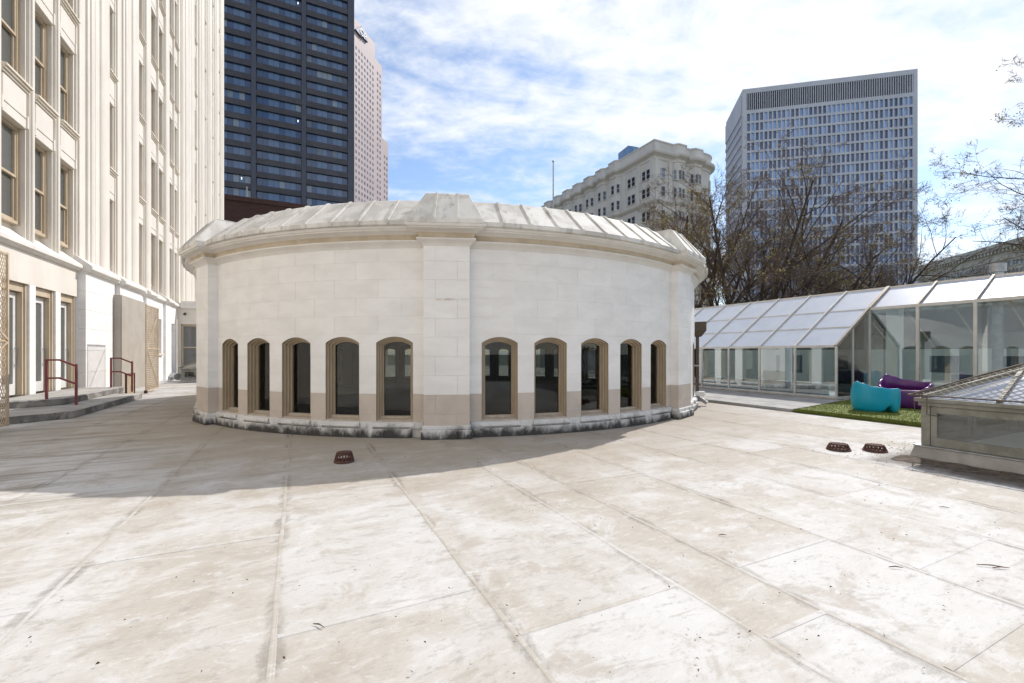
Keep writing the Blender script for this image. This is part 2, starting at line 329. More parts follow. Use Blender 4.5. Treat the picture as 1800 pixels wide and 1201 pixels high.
def smudge_material():
    m = bpy.data.materials.new('dirt along the laps'); m.use_nodes = True; nt = m.node_tree
    p = nt.nodes['Principled BSDF']; p.inputs['Base Color'].default_value = (0.33, 0.295, 0.25, 1); p.inputs['Roughness'].default_value = .85
    geo = nd(nt, 'ShaderNodeNewGeometry'); pos = map_n(nt, geo.outputs['Position'], rot=(0, 0, -TH), scale=(1, .45, 1))
    tx = nd(nt, 'ShaderNodeTexCoord'); sg_ = nd(nt, 'ShaderNodeSeparateXYZ'); nt.links.new(tx.outputs['Generated'], sg_.inputs[0])
    edge = math_n(nt, 'MULTIPLY', math_n(nt, 'MULTIPLY', sg_.outputs[0], math_n(nt, 'SUBTRACT', 1.0, sg_.outputs[0])), 4.0)
    nz = math_n(nt, 'MULTIPLY', noise_n(nt, pos, 2.4, 9, 0.72, 0.3), edge)
    nt.links.new(ramp_n(nt, nz, 0.44, 0.60, 0, .34), p.inputs['Alpha']); return m
SMUDGE = smudge_material()
GROUND = mat('city ground', (0.10, 0.10, 0.095), (0.07, 0.085, 0.05), 0.02, 6, 0.9)
mb = MB().add([(-3000, -3000, -9), (3000, -3000, -9), (3000, 3000, -9), (-3000, 3000, -9)], [(0, 1, 2, 3)])
struct('ground', mb.mesh('ground', GROUND), 'street level ground far below the roof terrace')
mb = MB().box(-8.4, 24.6, -9, 60, -9.0, -0.03)
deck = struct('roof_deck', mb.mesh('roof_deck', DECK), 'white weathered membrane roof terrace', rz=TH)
seams = [-8.2, -6.6, -5.3, -4.03, -2.77, -1.47, -0.12, 1.12, 2.36, 2.95, 4.12, 5.36, 6.5, 7.6, 9.0, 10.4, 11.8, 13.2, 14.6, 16.0]
cuts = {5: [2.0], 6: [2.83, 5.6], 7: [2.26, 4.9], 8: [1.63, 4.4], 9: [1.06, 2.26, 4.6], 10: [1.66, 3.9], 11: [0.9, 2.9]}
CROT = (-1.8525, 16.39)
for i in range(len(seams) - 1):
    a0, a1 = seams[i], seams[i + 1]
    top = 34 if a0 < -1 else 17
    bs = [-1.0] + cuts.get(i, [rng.uniform(1, 3)])
    while bs[-1] < top: bs.append(bs[-1] + rng.uniform(2.2, 3.6))
    for j in range(len(bs) - 1):
        c = W((a0 + a1) / 2, (bs[j] + bs[j + 1]) / 2)
        if (c.x - CROT[0]) ** 2 + (c.y - CROT[1]) ** 2 < 5.5 ** 2: continue
        z = rng.uniform(-0.0012, 0.0)
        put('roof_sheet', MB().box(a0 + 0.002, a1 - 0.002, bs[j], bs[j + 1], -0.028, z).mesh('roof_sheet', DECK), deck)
        if j and bs[j] < 12:
            put('lap_seam', MB().add([(a0 + .02, bs[j] - .02, .001), (a1 - .02, bs[j] - .02, .001), (a1 - .02, bs[j] + .02, .001), (a0 + .02, bs[j] + .02, .001),
                                      (a0 + .02, bs[j] - .008, .003), (a1 - .02, bs[j] - .008, .003), (a1 - .02, bs[j] + .008, .003), (a0 + .02, bs[j] + .008, .003)],
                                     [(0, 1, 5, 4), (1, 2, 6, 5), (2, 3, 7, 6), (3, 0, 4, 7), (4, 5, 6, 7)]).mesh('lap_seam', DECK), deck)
for i, a in enumerate(seams[1:-4]):
    top = 34 if a < -1 else 12
    m = MB(); n = 60; L = []
    for k in range(n + 1):
        b = -1 + (top + 1) * k / n; w = 0.017 + 0.003 * math.sin(k * 1.7 + i) ; o = 0.003 * math.sin(k * 0.6 + i * 2)
        L.append([(a + o - w, b, 0.0005), (a + o - w * .55, b, .0016), (a + o - .004, b, .0022), (a + o + .004, b, .0012), (a + o + w * .6, b, .0017), (a + o + w, b, .0005)])
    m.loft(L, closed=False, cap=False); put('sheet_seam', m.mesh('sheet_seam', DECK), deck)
    put('lap_dirt', MB().add([(a - .17, -1, .0004), (a + .17, -1, .0004), (a + .17, top, .0004), (a - .17, top, .0004)], [(0, 1, 2, 3)]).mesh('lap_dirt', SMUDGE), deck)

# ------------------------------------------------------------------ rotunda
PHI0 = R_(4.466); RW = 7.94; D1, DW = R_(7.293), R_(7.607); WW = 0.711
Z_SILL, Z_SPR, Z_ARCH, Z_CORN = 0.288, 1.80, 1.915, 3.62
rot = thing('rotunda', 'low round white rotunda with arched windows and sloped stone cap in the middle', 'building', (CROT[0], CROT[1], 0), PHI0)
def P(r, ph, z): return (r * math.sin(ph), -r * math.cos(ph), z)
WC = [D1 + i * DW for i in range(5)]; WH = WW / 2 / RW
HWP = 0.43; PH_P = HWP / RW
ARC_R = ((WW / 2) ** 2 + (Z_ARCH - Z_SPR) ** 2) / (2 * (Z_ARCH - Z_SPR))
def arch_z(dx): return Z_ARCH - ARC_R + math.sqrt(max(ARC_R ** 2 - dx * dx, 0))
def strip(m, p0, p1, zl0, zl1, zh0, zh1, r0, r1, mi=0):
    m.hexa([P(r1, p0, zl0), P(r1, p1, zl1), P(r0, p1, zl1), P(r0, p0, zl0), P(r1, p0, zh0), P(r1, p1, zh1), P(r0, p1, zh1), P(r0, p0, zh0)], mi)
def bay_wall(rout, z_top=4.25, rin=7.58):
    m = MB(); edges = [0.0]
    for c in WC: edges += [c - WH, c + WH]
    edges.append(R_(45))
    for k in range(0, len(edges), 2):
        n = 3
        for q in range(n):
            a, b = edges[k] + (edges[k + 1] - edges[k]) * q / n, edges[k] + (edges[k + 1] - edges[k]) * (q + 1) / n
            strip(m, a, b, 0, 0, z_top, z_top, rin, rout)
    for c in WC:
        n = 8
        for q in range(n):
            a, b = c - WH + 2 * WH * q / n, c - WH + 2 * WH * (q + 1) / n
            strip(m, a, b, 0, 0, Z_SILL, Z_SILL, rin, rout)
            strip(m, a, b, arch_z((a - c) * RW), arch_z((b - c) * RW), z_top, z_top, rin, rout)
    return m
wall_plain = bay_wall(RW).mesh('wall', WHITE); wall_back = bay_wall(RW - 0.005).mesh('wall', JOINT)
def lining():  # dark sheet added behind the walls so the room reads as dim
    m = MB(); edges = [0.0]
    for c in WC: edges += [c - WH, c + WH]
    edges.append(R_(45))
    for k in range(0, len(edges), 2): strip(m, edges[k] + .002, edges[k + 1] - .002, 0.06, 0.06, 4.2, 4.2, 7.55, 7.578)
    for c in WC: strip(m, c - WH, c + WH, 0.06, 0.06, Z_SILL, Z_SILL, 7.55, 7.578); strip(m, c - WH, c + WH, Z_ARCH, Z_ARCH, 4.2, 4.2, 7.55, 7.578)
    return m.mesh('shade_lining', DARKIN)
lin = lining()

# arched window: local x across, y depth (outer face at y = -RW), z up
def path2(hw, top_off, zb, n=14):
    pts = [(-hw, zb)]
    rr = ARC_R - top_off; zc = Z_ARCH - ARC_R
    for k in range(n + 1):
        x = -hw + 2 * hw * k / n; pts.append((x, zc + math.sqrt(max(rr * rr - x * x, 0))))
    pts.append((hw, zb)); return pts
def win_frame():
    m = MB(); hw = WW / 2 - 0.004
    prof = [(0.0, 0.012), (0.0, 0.06), (0.018, 0.066), (0.03, 0.066), (0.03, 0.115), (0.05, 0.122), (0.06, 0.122), (0.06, 0.17), (0.075, 0.176), (0.088, 0.176), (0.088, 0.24)]
    rings = [[(x, -RW + d, z) for x, z in path2(hw - o, o + .004, Z_SILL)] for o, d in prof]
    m.loft(rings, closed=False, cap=False)
    return autosmooth(m.mesh('frame', TANW, fix=True), 25)
wfr = win_frame()
pts = path2(WW / 2 - 0.09, 0.094, Z_SILL + 0.05)
m = MB(); n = len(pts); m.add([(x, -RW + .21, z) for x, z in pts] + [(x, -RW + .218, z) for x, z in pts],
                              [list(range(n)), [n + i for i in range(n)][::-1]] + [(i, n + i, n + (i + 1) % n, (i + 1) % n) for i in range(n)])
wpane = m.mesh('pane', W_GLASS)
hw = WW / 2 - 0.006
m = MB(); m.hexa([(-hw, -RW + .02, Z_SILL + .001), (hw, -RW + .02, Z_SILL + .001), (hw, -RW + .25, Z_SILL + .001), (-hw, -RW + .25, Z_SILL + .001),
                  (-hw, -RW + .02, Z_SILL + .028), (hw, -RW + .02, Z_SILL + .028), (hw, -RW + .25, Z_SILL + .075), (-hw, -RW + .25, Z_SILL + .075)])
m.box(-hw + .03, hw - .03, -RW + .13, -RW + .25, Z_SILL + .05, Z_SILL + .095)
wsill = m.mesh('sill', SILLW, bevel=0.004)
# white outer sill stone
m = MB(); m.hexa([(-.40, -RW - .075, .20), (.40, -RW - .075, .20), (.40, -RW + .03, .20), (-.40, -RW + .03, .20), (-.40, -RW - .068, .272), (.40, -RW - .068, .272), (.355, -RW + .03, .2875), (-.355, -RW + .03, .2875)])
PLIN = None
def plinth_mat():
    m = bpy.data.materials.new('mouldy painted plinth'); m.use_nodes = True; nt = m.node_tree
    p = nt.nodes['Principled BSDF']; p.inputs['Roughness'].default_value = 0.8
    geo = nd(nt, 'ShaderNodeNewGeometry'); pos = geo.outputs['Position']; s3 = nd(nt, 'ShaderNodeSeparateXYZ'); nt.links.new(pos, s3.inputs[0])
    nz = noise_n(nt, map_n(nt, pos, scale=(1, 1, 0.6)), 3.2, 8, 0.66, 0.5)
    f = math_n(nt, 'ADD', nz, math_n(nt, 'MULTIPLY', s3.outputs[2], -1.5))
    col = mix_n(nt, ramp_n(nt, noise_n(nt, pos, 2.2, 6), 0.4, 0.65), (0.69, 0.675, 0.655), (0.58, 0.565, 0.545))
    col = mix_n(nt, ramp_n(nt, f, 0.13, 0.46), col, (0.05, 0.048, 0.045))
    nt.links.new(col, p.inputs['Base Color'])
    b = nd(nt, 'ShaderNodeBump'); b.inputs['Strength'].default_value = 0.4; b.inputs['Distance'].default_value = 0.02
    nt.links.new(noise_n(nt, pos, 16, 6), b.inputs['Height']); nt.links.new(b.outputs[0], p.inputs['Normal'])
    return m
PLIN = plinth_mat()
wstone = m.mesh('sill_stone', PLIN, bevel=0.006)

def curved_block(ph0, ph1, z0, z1, r0, r1, mtl, gap=0.0014, n=None, name='stone_block'):
    m = MB(); g = gap / RW; a, b = ph0 + g, ph1 - g
    n = n or max(1, int((b - a) * RW / 0.22)); bv = 0.0018
    rings = []
    def ring(r, ins):
        A, B = a + ins / RW, b - ins / RW; out = []
        for k in range(n + 1): out.append(P(r, A + (B - A) * k / n, z0 + gap + ins))
        for k in range(n, -1, -1): out.append(P(r, A + (B - A) * k / n, z1 - gap - ins))
        return out
    rs = [ring(r0, 0), ring(r1 - bv, 0), ring(r1, bv)]
    m.loft(rs, True, False)
    o = len(m.v) - 2 * (n + 1)
    for k in range(n): m.f.append([o + k, o + k + 1, o + 2 * n - k, o + 2 * n + 1 - k]); m.mi.append(0)
    return m.mesh(name, mtl)
def arch_block(c0, c1, z0, z1, r0, r1):   # block between two window crowns, with the arches cut out
    m = MB(); g = 0.002 / RW
    for (a, b, cc) in ((c0 + g, c0 + WH, c0), (c0 + WH, c1 - WH, None), (c1 - WH, c1 - g, c1)):
        n = 5 if cc is not None else 2
        for q in range(n):
            p0, p1 = a + (b - a) * q / n, a + (b - a) * (q + 1) / n
            if cc is None: strip(m, p0, p1, z0 + .003, z0 + .003, z1 - .003, z1 - .003, r0, r1)
            else: strip(m, p0, p1, arch_z((p0 - cc) * RW), arch_z((p1 - cc) * RW), z1 - .003, z1 - .003, r0, r1)
    return m.mesh('arch_block', WHITE)

COURSES_LOW = [(Z_SILL, .46, PINK), (.46, .82, PINK), (.82, 1.18, WHITE), (1.18, 1.54, WHITE)]
ARCH_ROW = (1.54, 1.965)
COURSES_UP = [(1.965, 2.31), (2.31, 2.66), (2.66, 3.01), (3.01, 3.34), (3.34, 3.64)]
BR0, BR1 = RW - 0.02, RW
lo, hi = PH_P, R_(45) - PH_P
blocks = []            # (mesh, rotation inside a bay)
for z0, z1, mt in COURSES_LOW:
    me = curved_block(-(DW / 2 - WH), DW / 2 - WH, z0, z1, BR0, BR1, mt)
    for i in range(4): blocks.append((me, (WC[i] + WC[i + 1]) / 2))
    me = curved_block(lo, WC[0] - WH, z0, z1, BR0, BR1, mt); blocks.append((me, 0))
    me = curved_block(WC[4] + WH, hi, z0, z1, BR0, BR1, mt); blocks.append((me, 0))
me = arch_block(-DW / 2, DW / 2, ARCH_ROW[0], ARCH_ROW[1], BR0, BR1)
for i in range(4): blocks.append((me, (WC[i] + WC[i + 1]) / 2))
def end_arch(left):
    m = MB()
    if left: a, b, c, pa, pb = WC[0] - WH, WC[0] - .0003, WC[0], lo, WC[0] - WH
    else: a, b, c, pa, pb = WC[4] + .0003, WC[4] + WH, WC[4], WC[4] + WH, hi
    for q in range(5):
        p0, p1 = a + (b - a) * q / 5, a + (b - a) * (q + 1) / 5
        strip(m, p0, p1, arch_z((p0 - c) * RW), arch_z((p1 - c) * RW), ARCH_ROW[1] - .003, ARCH_ROW[1] - .003, BR0, BR1)
    strip(m, pa, pb, ARCH_ROW[0] + .003, ARCH_ROW[0] + .003, ARCH_ROW[1] - .003, ARCH_ROW[1] - .003, BR0, BR1)
    return m.mesh('arch_block', WHITE)
blocks += [(end_arch(True), 0), (end_arch(False), 0)]
for r, (z0, z1) in enumerate(COURSES_UP):
    n = 6; w = (hi - lo) / n
    me = curved_block(0, w, z0, z1, BR0, BR1, WHITE)
    if r % 2 == 0:
        for k in range(n): blocks.append((me, lo + k * w))
    else:
        for k in range(n - 1): blocks.append((me, lo + (k + .5) * w))
        meh = curved_block(0, w / 2, z0, z1, BR0, BR1, WHITE)
        blocks += [(meh, lo), (meh, hi - w / 2)]
# plinth stones
pl_up = curved_block(0, DW - 2 * .40 / RW - .0006, .165, .285, RW - .05, RW + .05, PLIN, name='plinth_stone')
pl_lo = curved_block(0, R_(45) * .082, 0, .17, RW - .05, RW + .11, PLIN, gap=.003, name='plinth_stone')
# cornice for a bay (swept profile)
def prof_sweep(prof, a, b, n, mats, mis=None):
    m = MB()
    for k in range(len(prof) - 1):
        rings = [[P(prof[k][0], a + (b - a) * q / n, prof[k][1]), P(prof[k + 1][0], a + (b - a) * q / n, prof[k + 1][1])] for q in range(n + 1)]
        m.loft(rings, closed=False, cap=False, mi=(mis[k] if mis else 0))
    bm_me = m.mesh('cornice', *mats, fix=False)
    bm = bmesh.new(); bm.from_mesh(bm_me); bmesh.ops.remove_doubles(bm, verts=bm.verts, dist=1e-5); bmesh.ops.recalc_face_normals(bm, faces=bm.faces); bm.to_mesh(bm_me); bm.free()
    return autosmooth(bm_me, 35)
OFFS = [(-.02, 3.60), (.012, 3.60), (.02, 3.625), (.055, 3.66), (.10, 3.69), (.115, 3.70), (.115, 3.728), (.075, 3.735),
        (.078, 3.76), (.09, 3.79), (.12, 3.822), (.17, 3.85), (.235, 3.868), (.25, 3.872), (.25, 3.895), (.28, 3.90), (.295, 3.93), (.295, 3.945), (.0, 3.945)]
MIS = [0, 0, 0, 0, 0, 0, 1, 1, 1, 1, 0, 0, 0, 0, 0, 0, 0, 0]
corn_me = prof_sweep([(RW + o, z) for o, z in OFFS], PH_P * .9, R_(45) - PH_P * .9, 40, (CORN, COVE), MIS)
# cap: panels with raised ribs
NP = 10; cpw = (R_(45) - 2 * .5 / RW) / NP; cp0 = .5 / RW
CP = [(RW + .12, 3.946), (RW + .345, 3.946), (RW + .36, 3.955), (RW + .36, 4.03), (RW + .335, 4.045), (RW - .30, 4.60), (RW - .34, 4.625), (RW - .62, 4.63), (RW - .62, 4.2)]
def cap_panel():
    m = MB(); n = 3; g = .003 / RW
    rings = []
    for q in range(n + 1):
        ph = g + (cpw - 2 * g) * q / n; rings.append([P(r, ph, z) for r, z in CP])
    m.loft(rings, True, True); return m.mesh('cap_panel', CAPM)
cpm = cap_panel()
def cap_rib():
    m = MB(); hw = .024
    pts = [(RW + .362, 3.955), (RW + .362, 4.035), (RW + .337, 4.047), (RW - .30, 4.603), (RW - .36, 4.628)]
    nrm = [(.02, 0), (.02, .004), (.014, .02), (.013, .024), (0, .02)]
    rings = [[(-hw, -(r - .01), z - .01), (-hw * .8, -(r + a), z + b), (hw * .8, -(r + a), z + b), (hw, -(r - .01), z - .01)] for (r, z), (a, b) in zip(pts, nrm)]
    m.loft(rings, True, True); return m.mesh('cap_rib', CAPM)
crm = cap_rib()
# pilaster pieces, local frame at phi = 0
RP = RW + .19
def pil_block(x0, x1, z0, z1, mt, proud=0.0): return MB().box(x0 + .001, x1 - .001, -(RP + proud), -(RW - .03), z0 + .001, z1 - .001).mesh('pilaster_block', mt, bevel=.002)
pil = []
ZC = [.46, .82, 1.18, 1.54, 1.90, 2.25, 2.61, 2.97, 3.32, 3.63]
for i, z0 in enumerate(ZC[:-1]):
    mt = PINK if z0 < .8 else WHITE
    if i % 2 == 0: pil += [pil_block(-HWP, -HWP + .22, z0, ZC[i + 1], mt), pil_block(-HWP + .22, HWP, z0, ZC[i + 1], mt)]
    else: pil += [pil_block(-HWP, .2, z0, ZC[i + 1], mt), pil_block(.2, HWP, z0, ZC[i + 1], mt)]
pil += [pil_block(-HWP, HWP - .25, .25, .46, PINK), pil_block(HWP - .25, HWP, .25, .46, PINK)]
pil_core = MB().box(-HWP + .02, HWP - .02, -(RP - .012), -(RW - .1), .02, 3.9).mesh('pilaster_core', JOINT)
pil_base = MB().box(-HWP - .02, HWP + .02, -(RP + .03), -(RW - .03), .172, .25).mesh('pilaster_plinth', PLIN, bevel=.01)
pil_foot = MB().box(-HWP - .04, HWP - .22, -(RP + .075), -(RW - .03), 0, .17).mesh('pilaster_plinth', PLIN, bevel=.012)
pil_foot2 = MB().box(HWP - .216, HWP + .04, -(RP + .075), -(RW - .03), 0, .17).mesh('pilaster_plinth', PLIN, bevel=.012)
def pil_sweep(prof, name, mats, mis=None, rin=RW - .1):
    m = MB()
    for k in range(len(prof) - 1):
        rr = []
        for o, z in (prof[k], prof[k + 1]):
            rr.append([(-HWP - o, -rin, z), (-HWP - o, -(RP + o), z), (HWP + o, -(RP + o), z), (HWP + o, -rin, z)])
        m.loft(rr, closed=False, cap=False, mi=(mis[k] if mis else 0))
    me = m.mesh(name, *mats, fix=False)
    bm = bmesh.new(); bm.from_mesh(me); bmesh.ops.remove_doubles(bm, verts=bm.verts, dist=1e-5); bmesh.ops.recalc_face_normals(bm, faces=bm.faces)
    bm.normal_update()
    bm.to_mesh(me); bm.free(); return autosmooth(me, 35)
pil_corn = pil_sweep([(o, z + .003) for o, z in OFFS], 'pilaster_cornice', (CORN, COVE), MIS)
def pil_cap(x0, x1, xt0, xt1):
    m = MB(); zb, zf, zt = 3.951, 4.036, 4.66; ro, ri = RP + .30, RP - .02
    m.loft([[(x0, -ro, zb), (x1, -ro, zb), (x1, -(RW - .4), zb), (x0, -(RW - .4), zb)],
            [(x0, -ro, zf), (x1, -ro, zf), (x1, -(RW - .4), zf), (x0, -(RW - .4), zf)],
            [(xt0, -(RP - .17), zt - .03), (xt1, -(RP - .17), zt - .03), (xt1, -(RW - .6), zt - .03), (xt0, -(RW - .6), zt - .03)],
            [(xt0, -(RP - .21), zt), (xt1, -(RP - .21), zt), (xt1, -(RW - .6), zt), (xt0, -(RW - .6), zt)]])
    return m.mesh('pilaster_cap', CAPM, bevel=.005)
caps = [pil_cap(-.68, -.215, -.41, -.20), pil_cap(-.205, .215, -.19, .19), pil_cap(.225, .68, .20, .41)]
def pil_rib(x, xt):
    m = MB(); ro = RP + .30; w = .022
    pts = [(x, ro, 3.955), (x, ro, 4.04), (xt, RP - .17, 4.63), (xt, RP - .25, 4.66)]
    nr = [(.024, 0), (.024, .006), (.016, .022), (0, .026)]
    m.loft([[(px - w, -(r - .01), z - .01), (px - w * .8, -(r + a), z + b), (px + w * .8, -(r + a), z + b), (px + w, -(r - .01), z - .01)] for (px, r, z), (a, b) in zip(pts, nr)])
    return m.mesh('cap_rib', CAPM)
prib = [pil_rib(-.21, -.195), pil_rib(.22, .195)]

put('repair_scar', MB().box(-.19, .2, -(RP + .0025), -(RP - .004), 2.585, 2.625).mesh('repair_scar', mat('bare brownish patch', (.56, .49, .41), (.74, .71, .67), 9, 6, .8)), rot)
for k in range(8):
    bay = R_(45) * k
    detail = k in (7, 0)
    put('wall', wall_back if detail else wall_plain, rot, rz=bay)
    put('shade_lining', lin, rot, rz=bay)
    put('cornice', corn_me, rot, rz=bay)
    for i, c in enumerate(WC):
        w = put('window', wfr, rot, rz=bay + c)
        put('pane', wpane, w, sub=True); put('sill', wsill, w, sub=True)
        put('sill_stone', wstone, rot, rz=bay + c)
    if detail:
        for me, ph in blocks: put(me.name.split('.')[0], me, rot, rz=bay + ph)
    if k in (6, 7, 0, 1):
        for i in range(4): put('plinth_stone', pl_up, rot, rz=bay + WC[i] + .40 / RW + .0003)
        x = PH_P + .004; wst = R_(45) * .082
        while x + wst < R_(45) - PH_P + .01: put('plinth_stone', pl_lo, rot, rz=bay + x); x += wst
    for i in range(NP):
        put('cap_panel', cpm, rot, rz=bay + cp0 + i * cpw)
        if i: put('cap_rib', crm, rot, rz=bay + cp0 + i * cpw)
    put('pilaster_core', pil_core, rot, rz=bay); put('pilaster_cornice', pil_corn, rot, rz=bay)
    for me in caps: put('pilaster_cap', me, rot, rz=bay)
    for me in prib: put('cap_rib', me, rot, rz=bay)
    if k in (6, 7, 0, 1, 2):
        for me in pil: put('pilaster_block', me, rot, rz=bay)
        for me in (pil_base, pil_foot, pil_foot2): put('pilaster_plinth', me, rot, rz=bay)
pl_end = MB(); strip(pl_end, 0, .032, .17, .17, .285, .285, RW - .05, RW + .05); pl_end = pl_end.mesh('plinth_stone', PLIN)
for k in (7, 0):
    for s in (PH_P + .003, R_(45) - PH_P - .035): put('plinth_stone', pl_end, rot, rz=R_(45) * k + s)
def disc(r, z, n=64): return [(r * math.sin(2 * math.pi * k / n), -r * math.cos(2 * math.pi * k / n), z) for k in range(n)]
put('roof', MB().loft([disc(7.35, 4.22), disc(7.35, 4.34)]).mesh('roof', DARKIN, CAPM), rot)
put('floor', MB().loft([disc(7.54, 0.01), disc(7.54, .07)]).mesh('floor', CARPET), rot)
# rainwater head and pipe on the right-hand flank
ph = R_(69.5) - PHI0
m = MB(); m.loft([[(-.09, -(RW + .02), 2.10), (.09, -(RW + .02), 2.10), (.09, -(RW + .20), 2.10), (-.09, -(RW + .20), 2.10)][::-1],
                  [(-.17, -(RW + .02), 2.28), (.17, -(RW + .02), 2.28), (.17, -(RW + .34), 2.28), (-.17, -(RW + .34), 2.28)][::-1],
                  [(-.17, -(RW + .02), 2.55), (.17, -(RW + .02), 2.55), (.17, -(RW + .34), 2.55), (-.17, -(RW + .34), 2.55)][::-1]])
put('rainwater_head', m.mesh('rainwater_head', BROWNM, bevel=.008), rot, rz=ph)
put('downpipe', MB().box(-.05, .05, -(RW + .14), -(RW + .045), .42, 2.12).mesh('downpipe', BROWNM, bevel=.006), rot, rz=ph)
put('downpipe_strap', MB().box(-.08, .08, -(RW + .148), -(RW + .01), 1.2, 1.24).mesh('downpipe_strap', GREYM), rot, rz=ph)
m = MB().bar((0, -(RW + .09), .44), (0, -(RW + .10), .24), .11, .11, up=(1, 0, 0)).bar((0, -(RW + .08), .27), (-.06, -(RW + .36), .09), .11, .10)
put('outlet_elbow', m.mesh('outlet_elbow', GREYM), rot, rz=ph)
put('splash_collar', MB().box(-.12, .12, -(RW + .30), -(RW + .04), .30, .44).mesh('splash_collar', WHITE, bevel=.02), rot, rz=ph - .012)

# ------------------------------------------------------------------ terracotta office building on the left
off = gthing('office_building', 'tall cream terracotta office building with fluted piers along the left side', 'building', -7.0, 36.0)
put('wall', MB().box(-24, -7.56, -9, 55.6, -9, 52).mesh('wall', FACADE), off)
FL0, FLH, HEAD = 5.38, 4.16, 2.86
def zvis(b): return EYE + HOR / FPX * (-7 * ST + b * CT) + 1.5
def pier_profile(b0, segs):
    pts = [(-7.6, b0)]; b = b0
    for kind, w, d in segs:
        if kind == 'f': pts += [(d, b), (d, b + w)]
        else:
            n = 10 if w > .5 else 6; r = w / 2
            for k in range(n + 1):
                t = math.pi * k / n; pts.append((d + (r * .42 if kind == 'c' else r * .7) * math.sin(t), b + r - r * math.cos(t)))
        b += w
    pts.append((-7.6, b)); return pts, b
def pier(b0, segs, z0=4.9, z1=50, name='pier'):
    pts, b1 = pier_profile(b0, segs)
    put(name, autosmooth(MB().prism(pts, z0, z1).mesh(name, FACADE), 30), off); return b1
MUL = [('f', .07, -7.28), ('f', .05, -7.21), ('r', .13, -7.19), ('f', .05, -7.21), ('f', .05, -7.28)]
CLU = [('f', .10, -7.30), ('f', .10, -7.24), ('f', .52, -7.19), ('r', .16, -7.16), ('f', .08, -7.13), ('r', .30, -7.15), ('r', .12, -7.15), ('f', .10, -7.11), ('f', .50, -7.17), ('c', .86, -7.2), ('f', .08, -7.28)]
CO1 = [('f', .08, -7.28), ('f', .08, -7.23), ('c', .72, -7.2), ('f', .08, -7.28)]
for b in (14.9, 16.5, 18.2, 19.8): pier(b, MUL, name='mullion')
b = pier(21.4, CLU)                                              # to about 24.3
wins = [(15.25, 16.5), (16.85, 18.2), (18.55, 19.8), (20.15, 21.4)]
wins.append((b, 25.25)); e = pier(25.25, CLU); wins.append((e, 29.3))
e = pier(29.3, CO1); wins.append((e, 31.65)); e = pier(31.65, MUL, name='mullion'); wins.append((e, 33.15))
e = pier(33.15, CO1); wins.append((e, 35.3)); e = pier(35.3, MUL, name='mullion'); wins.append((e, 36.6))
e = pier(36.6, CLU); e = pier(e, [('f', .3, -7.2), ('f', .7, -7.14), ('c', .86, -7.2)]); wins.append((e, 42.6))
e = pier(42.6, CLU); wins.append((e, 46.4)); e = pier(46.4, CLU); wins.append((e, 50.2)); e = pier(50.2, CLU); wins.append((e, 53.9))
e = pier(53.9, CLU[2:])

def cached(fn):
    c = {}
    def g(w):
        k = round(w, 2)
        if k not in c: c[k] = fn(k)
        return c[k]
    return g
@cached
def span_mesh(w):       # spandrel with lintel, moulded sill and end brackets; origin at window head, near jamb
    h = FLH - HEAD; m = MB()
    m.box(-7.6, -7.25, 0, w, 0.0, h - .05); m.box(-7.26, -7.215, .09, w - .09, .30, h - .26)
    m.box(-7.26, -7.225, 0, w, 0, .28)
    m.box(-7.26, -7.19, 0, .08, .02, .40); m.box(-7.26, -7.19, w - .08, w, .02, .40)
    return m.mesh('spandrel', FACADE, bevel=.008)
@cached
def sill_mesh(w):
    m = MB(); h = FLH - HEAD
    m.hexa([(-7.6, 0, h - .10), (-7.08, 0, h - .10), (-7.08, w, h - .10), (-7.6, w, h - .10), (-7.6, 0, h + .02), (-7.10, 0, h - .02), (-7.10, w, h - .02), (-7.6, w, h + .02)])
    m.box(-7.36, -7.13, .0, w, h - .17, h - .102); m.box(-7.36, -7.18, .0, w, h - .24, h - .172)
    return m.mesh('sill', FACADE2, bevel=.006)
@cached
def frame_mesh(w):      # double-hung sash frame, origin at sill
    m = MB(); H = HEAD; x0, x1 = -7.54, -7.42
    for y0, y1 in ((0, .09), (w - .09, w)): m.box(x0, x1, y0, y1, 0, H); m.box(x0 + .02, x1 + .035, y0 + (.0 if y0 == 0 else .05), y1 - (.05 if y0 == 0 else 0), 0, H - .002)
    m.box(x0, x1 - .001, .09, w - .09, H - .12, H - .003); m.box(x0, x1 + .02, .09, w - .09, 0.002, .09)
    m.box(x0 + .02, x1 - .02, .09, .15, H * .48, H - .12); m.box(x0 + .02, x1 - .02, w - .15, w - .09, H * .48, H - .12)     # upper sash
    m.box(x0 + .018, x1 - .015, .09, w - .09, H * .48, H * .48 + .07)
    m.box(x0 + .005, x1 - .06, .09, .15, .09, H * .48); m.box(x0 + .005, x1 - .06, w - .15, w - .09, .09, H * .48)
    m.box(x0 + .005, x1 - .058, .09, w - .09, .09, .17)
    return m.mesh('window', TANF)
@cached
def pane_up(w): return MB().box(-7.505, -7.50, .10, w - .10, HEAD * .48 + .03, HEAD - .08).mesh('pane', SASH_GLASS)
@cached
def pane_lo(w): return MB().box(-7.53, -7.525, .10, w - .10, .10, HEAD * .48 + .04).mesh('pane', SASH_GLASS)
LOUV = []
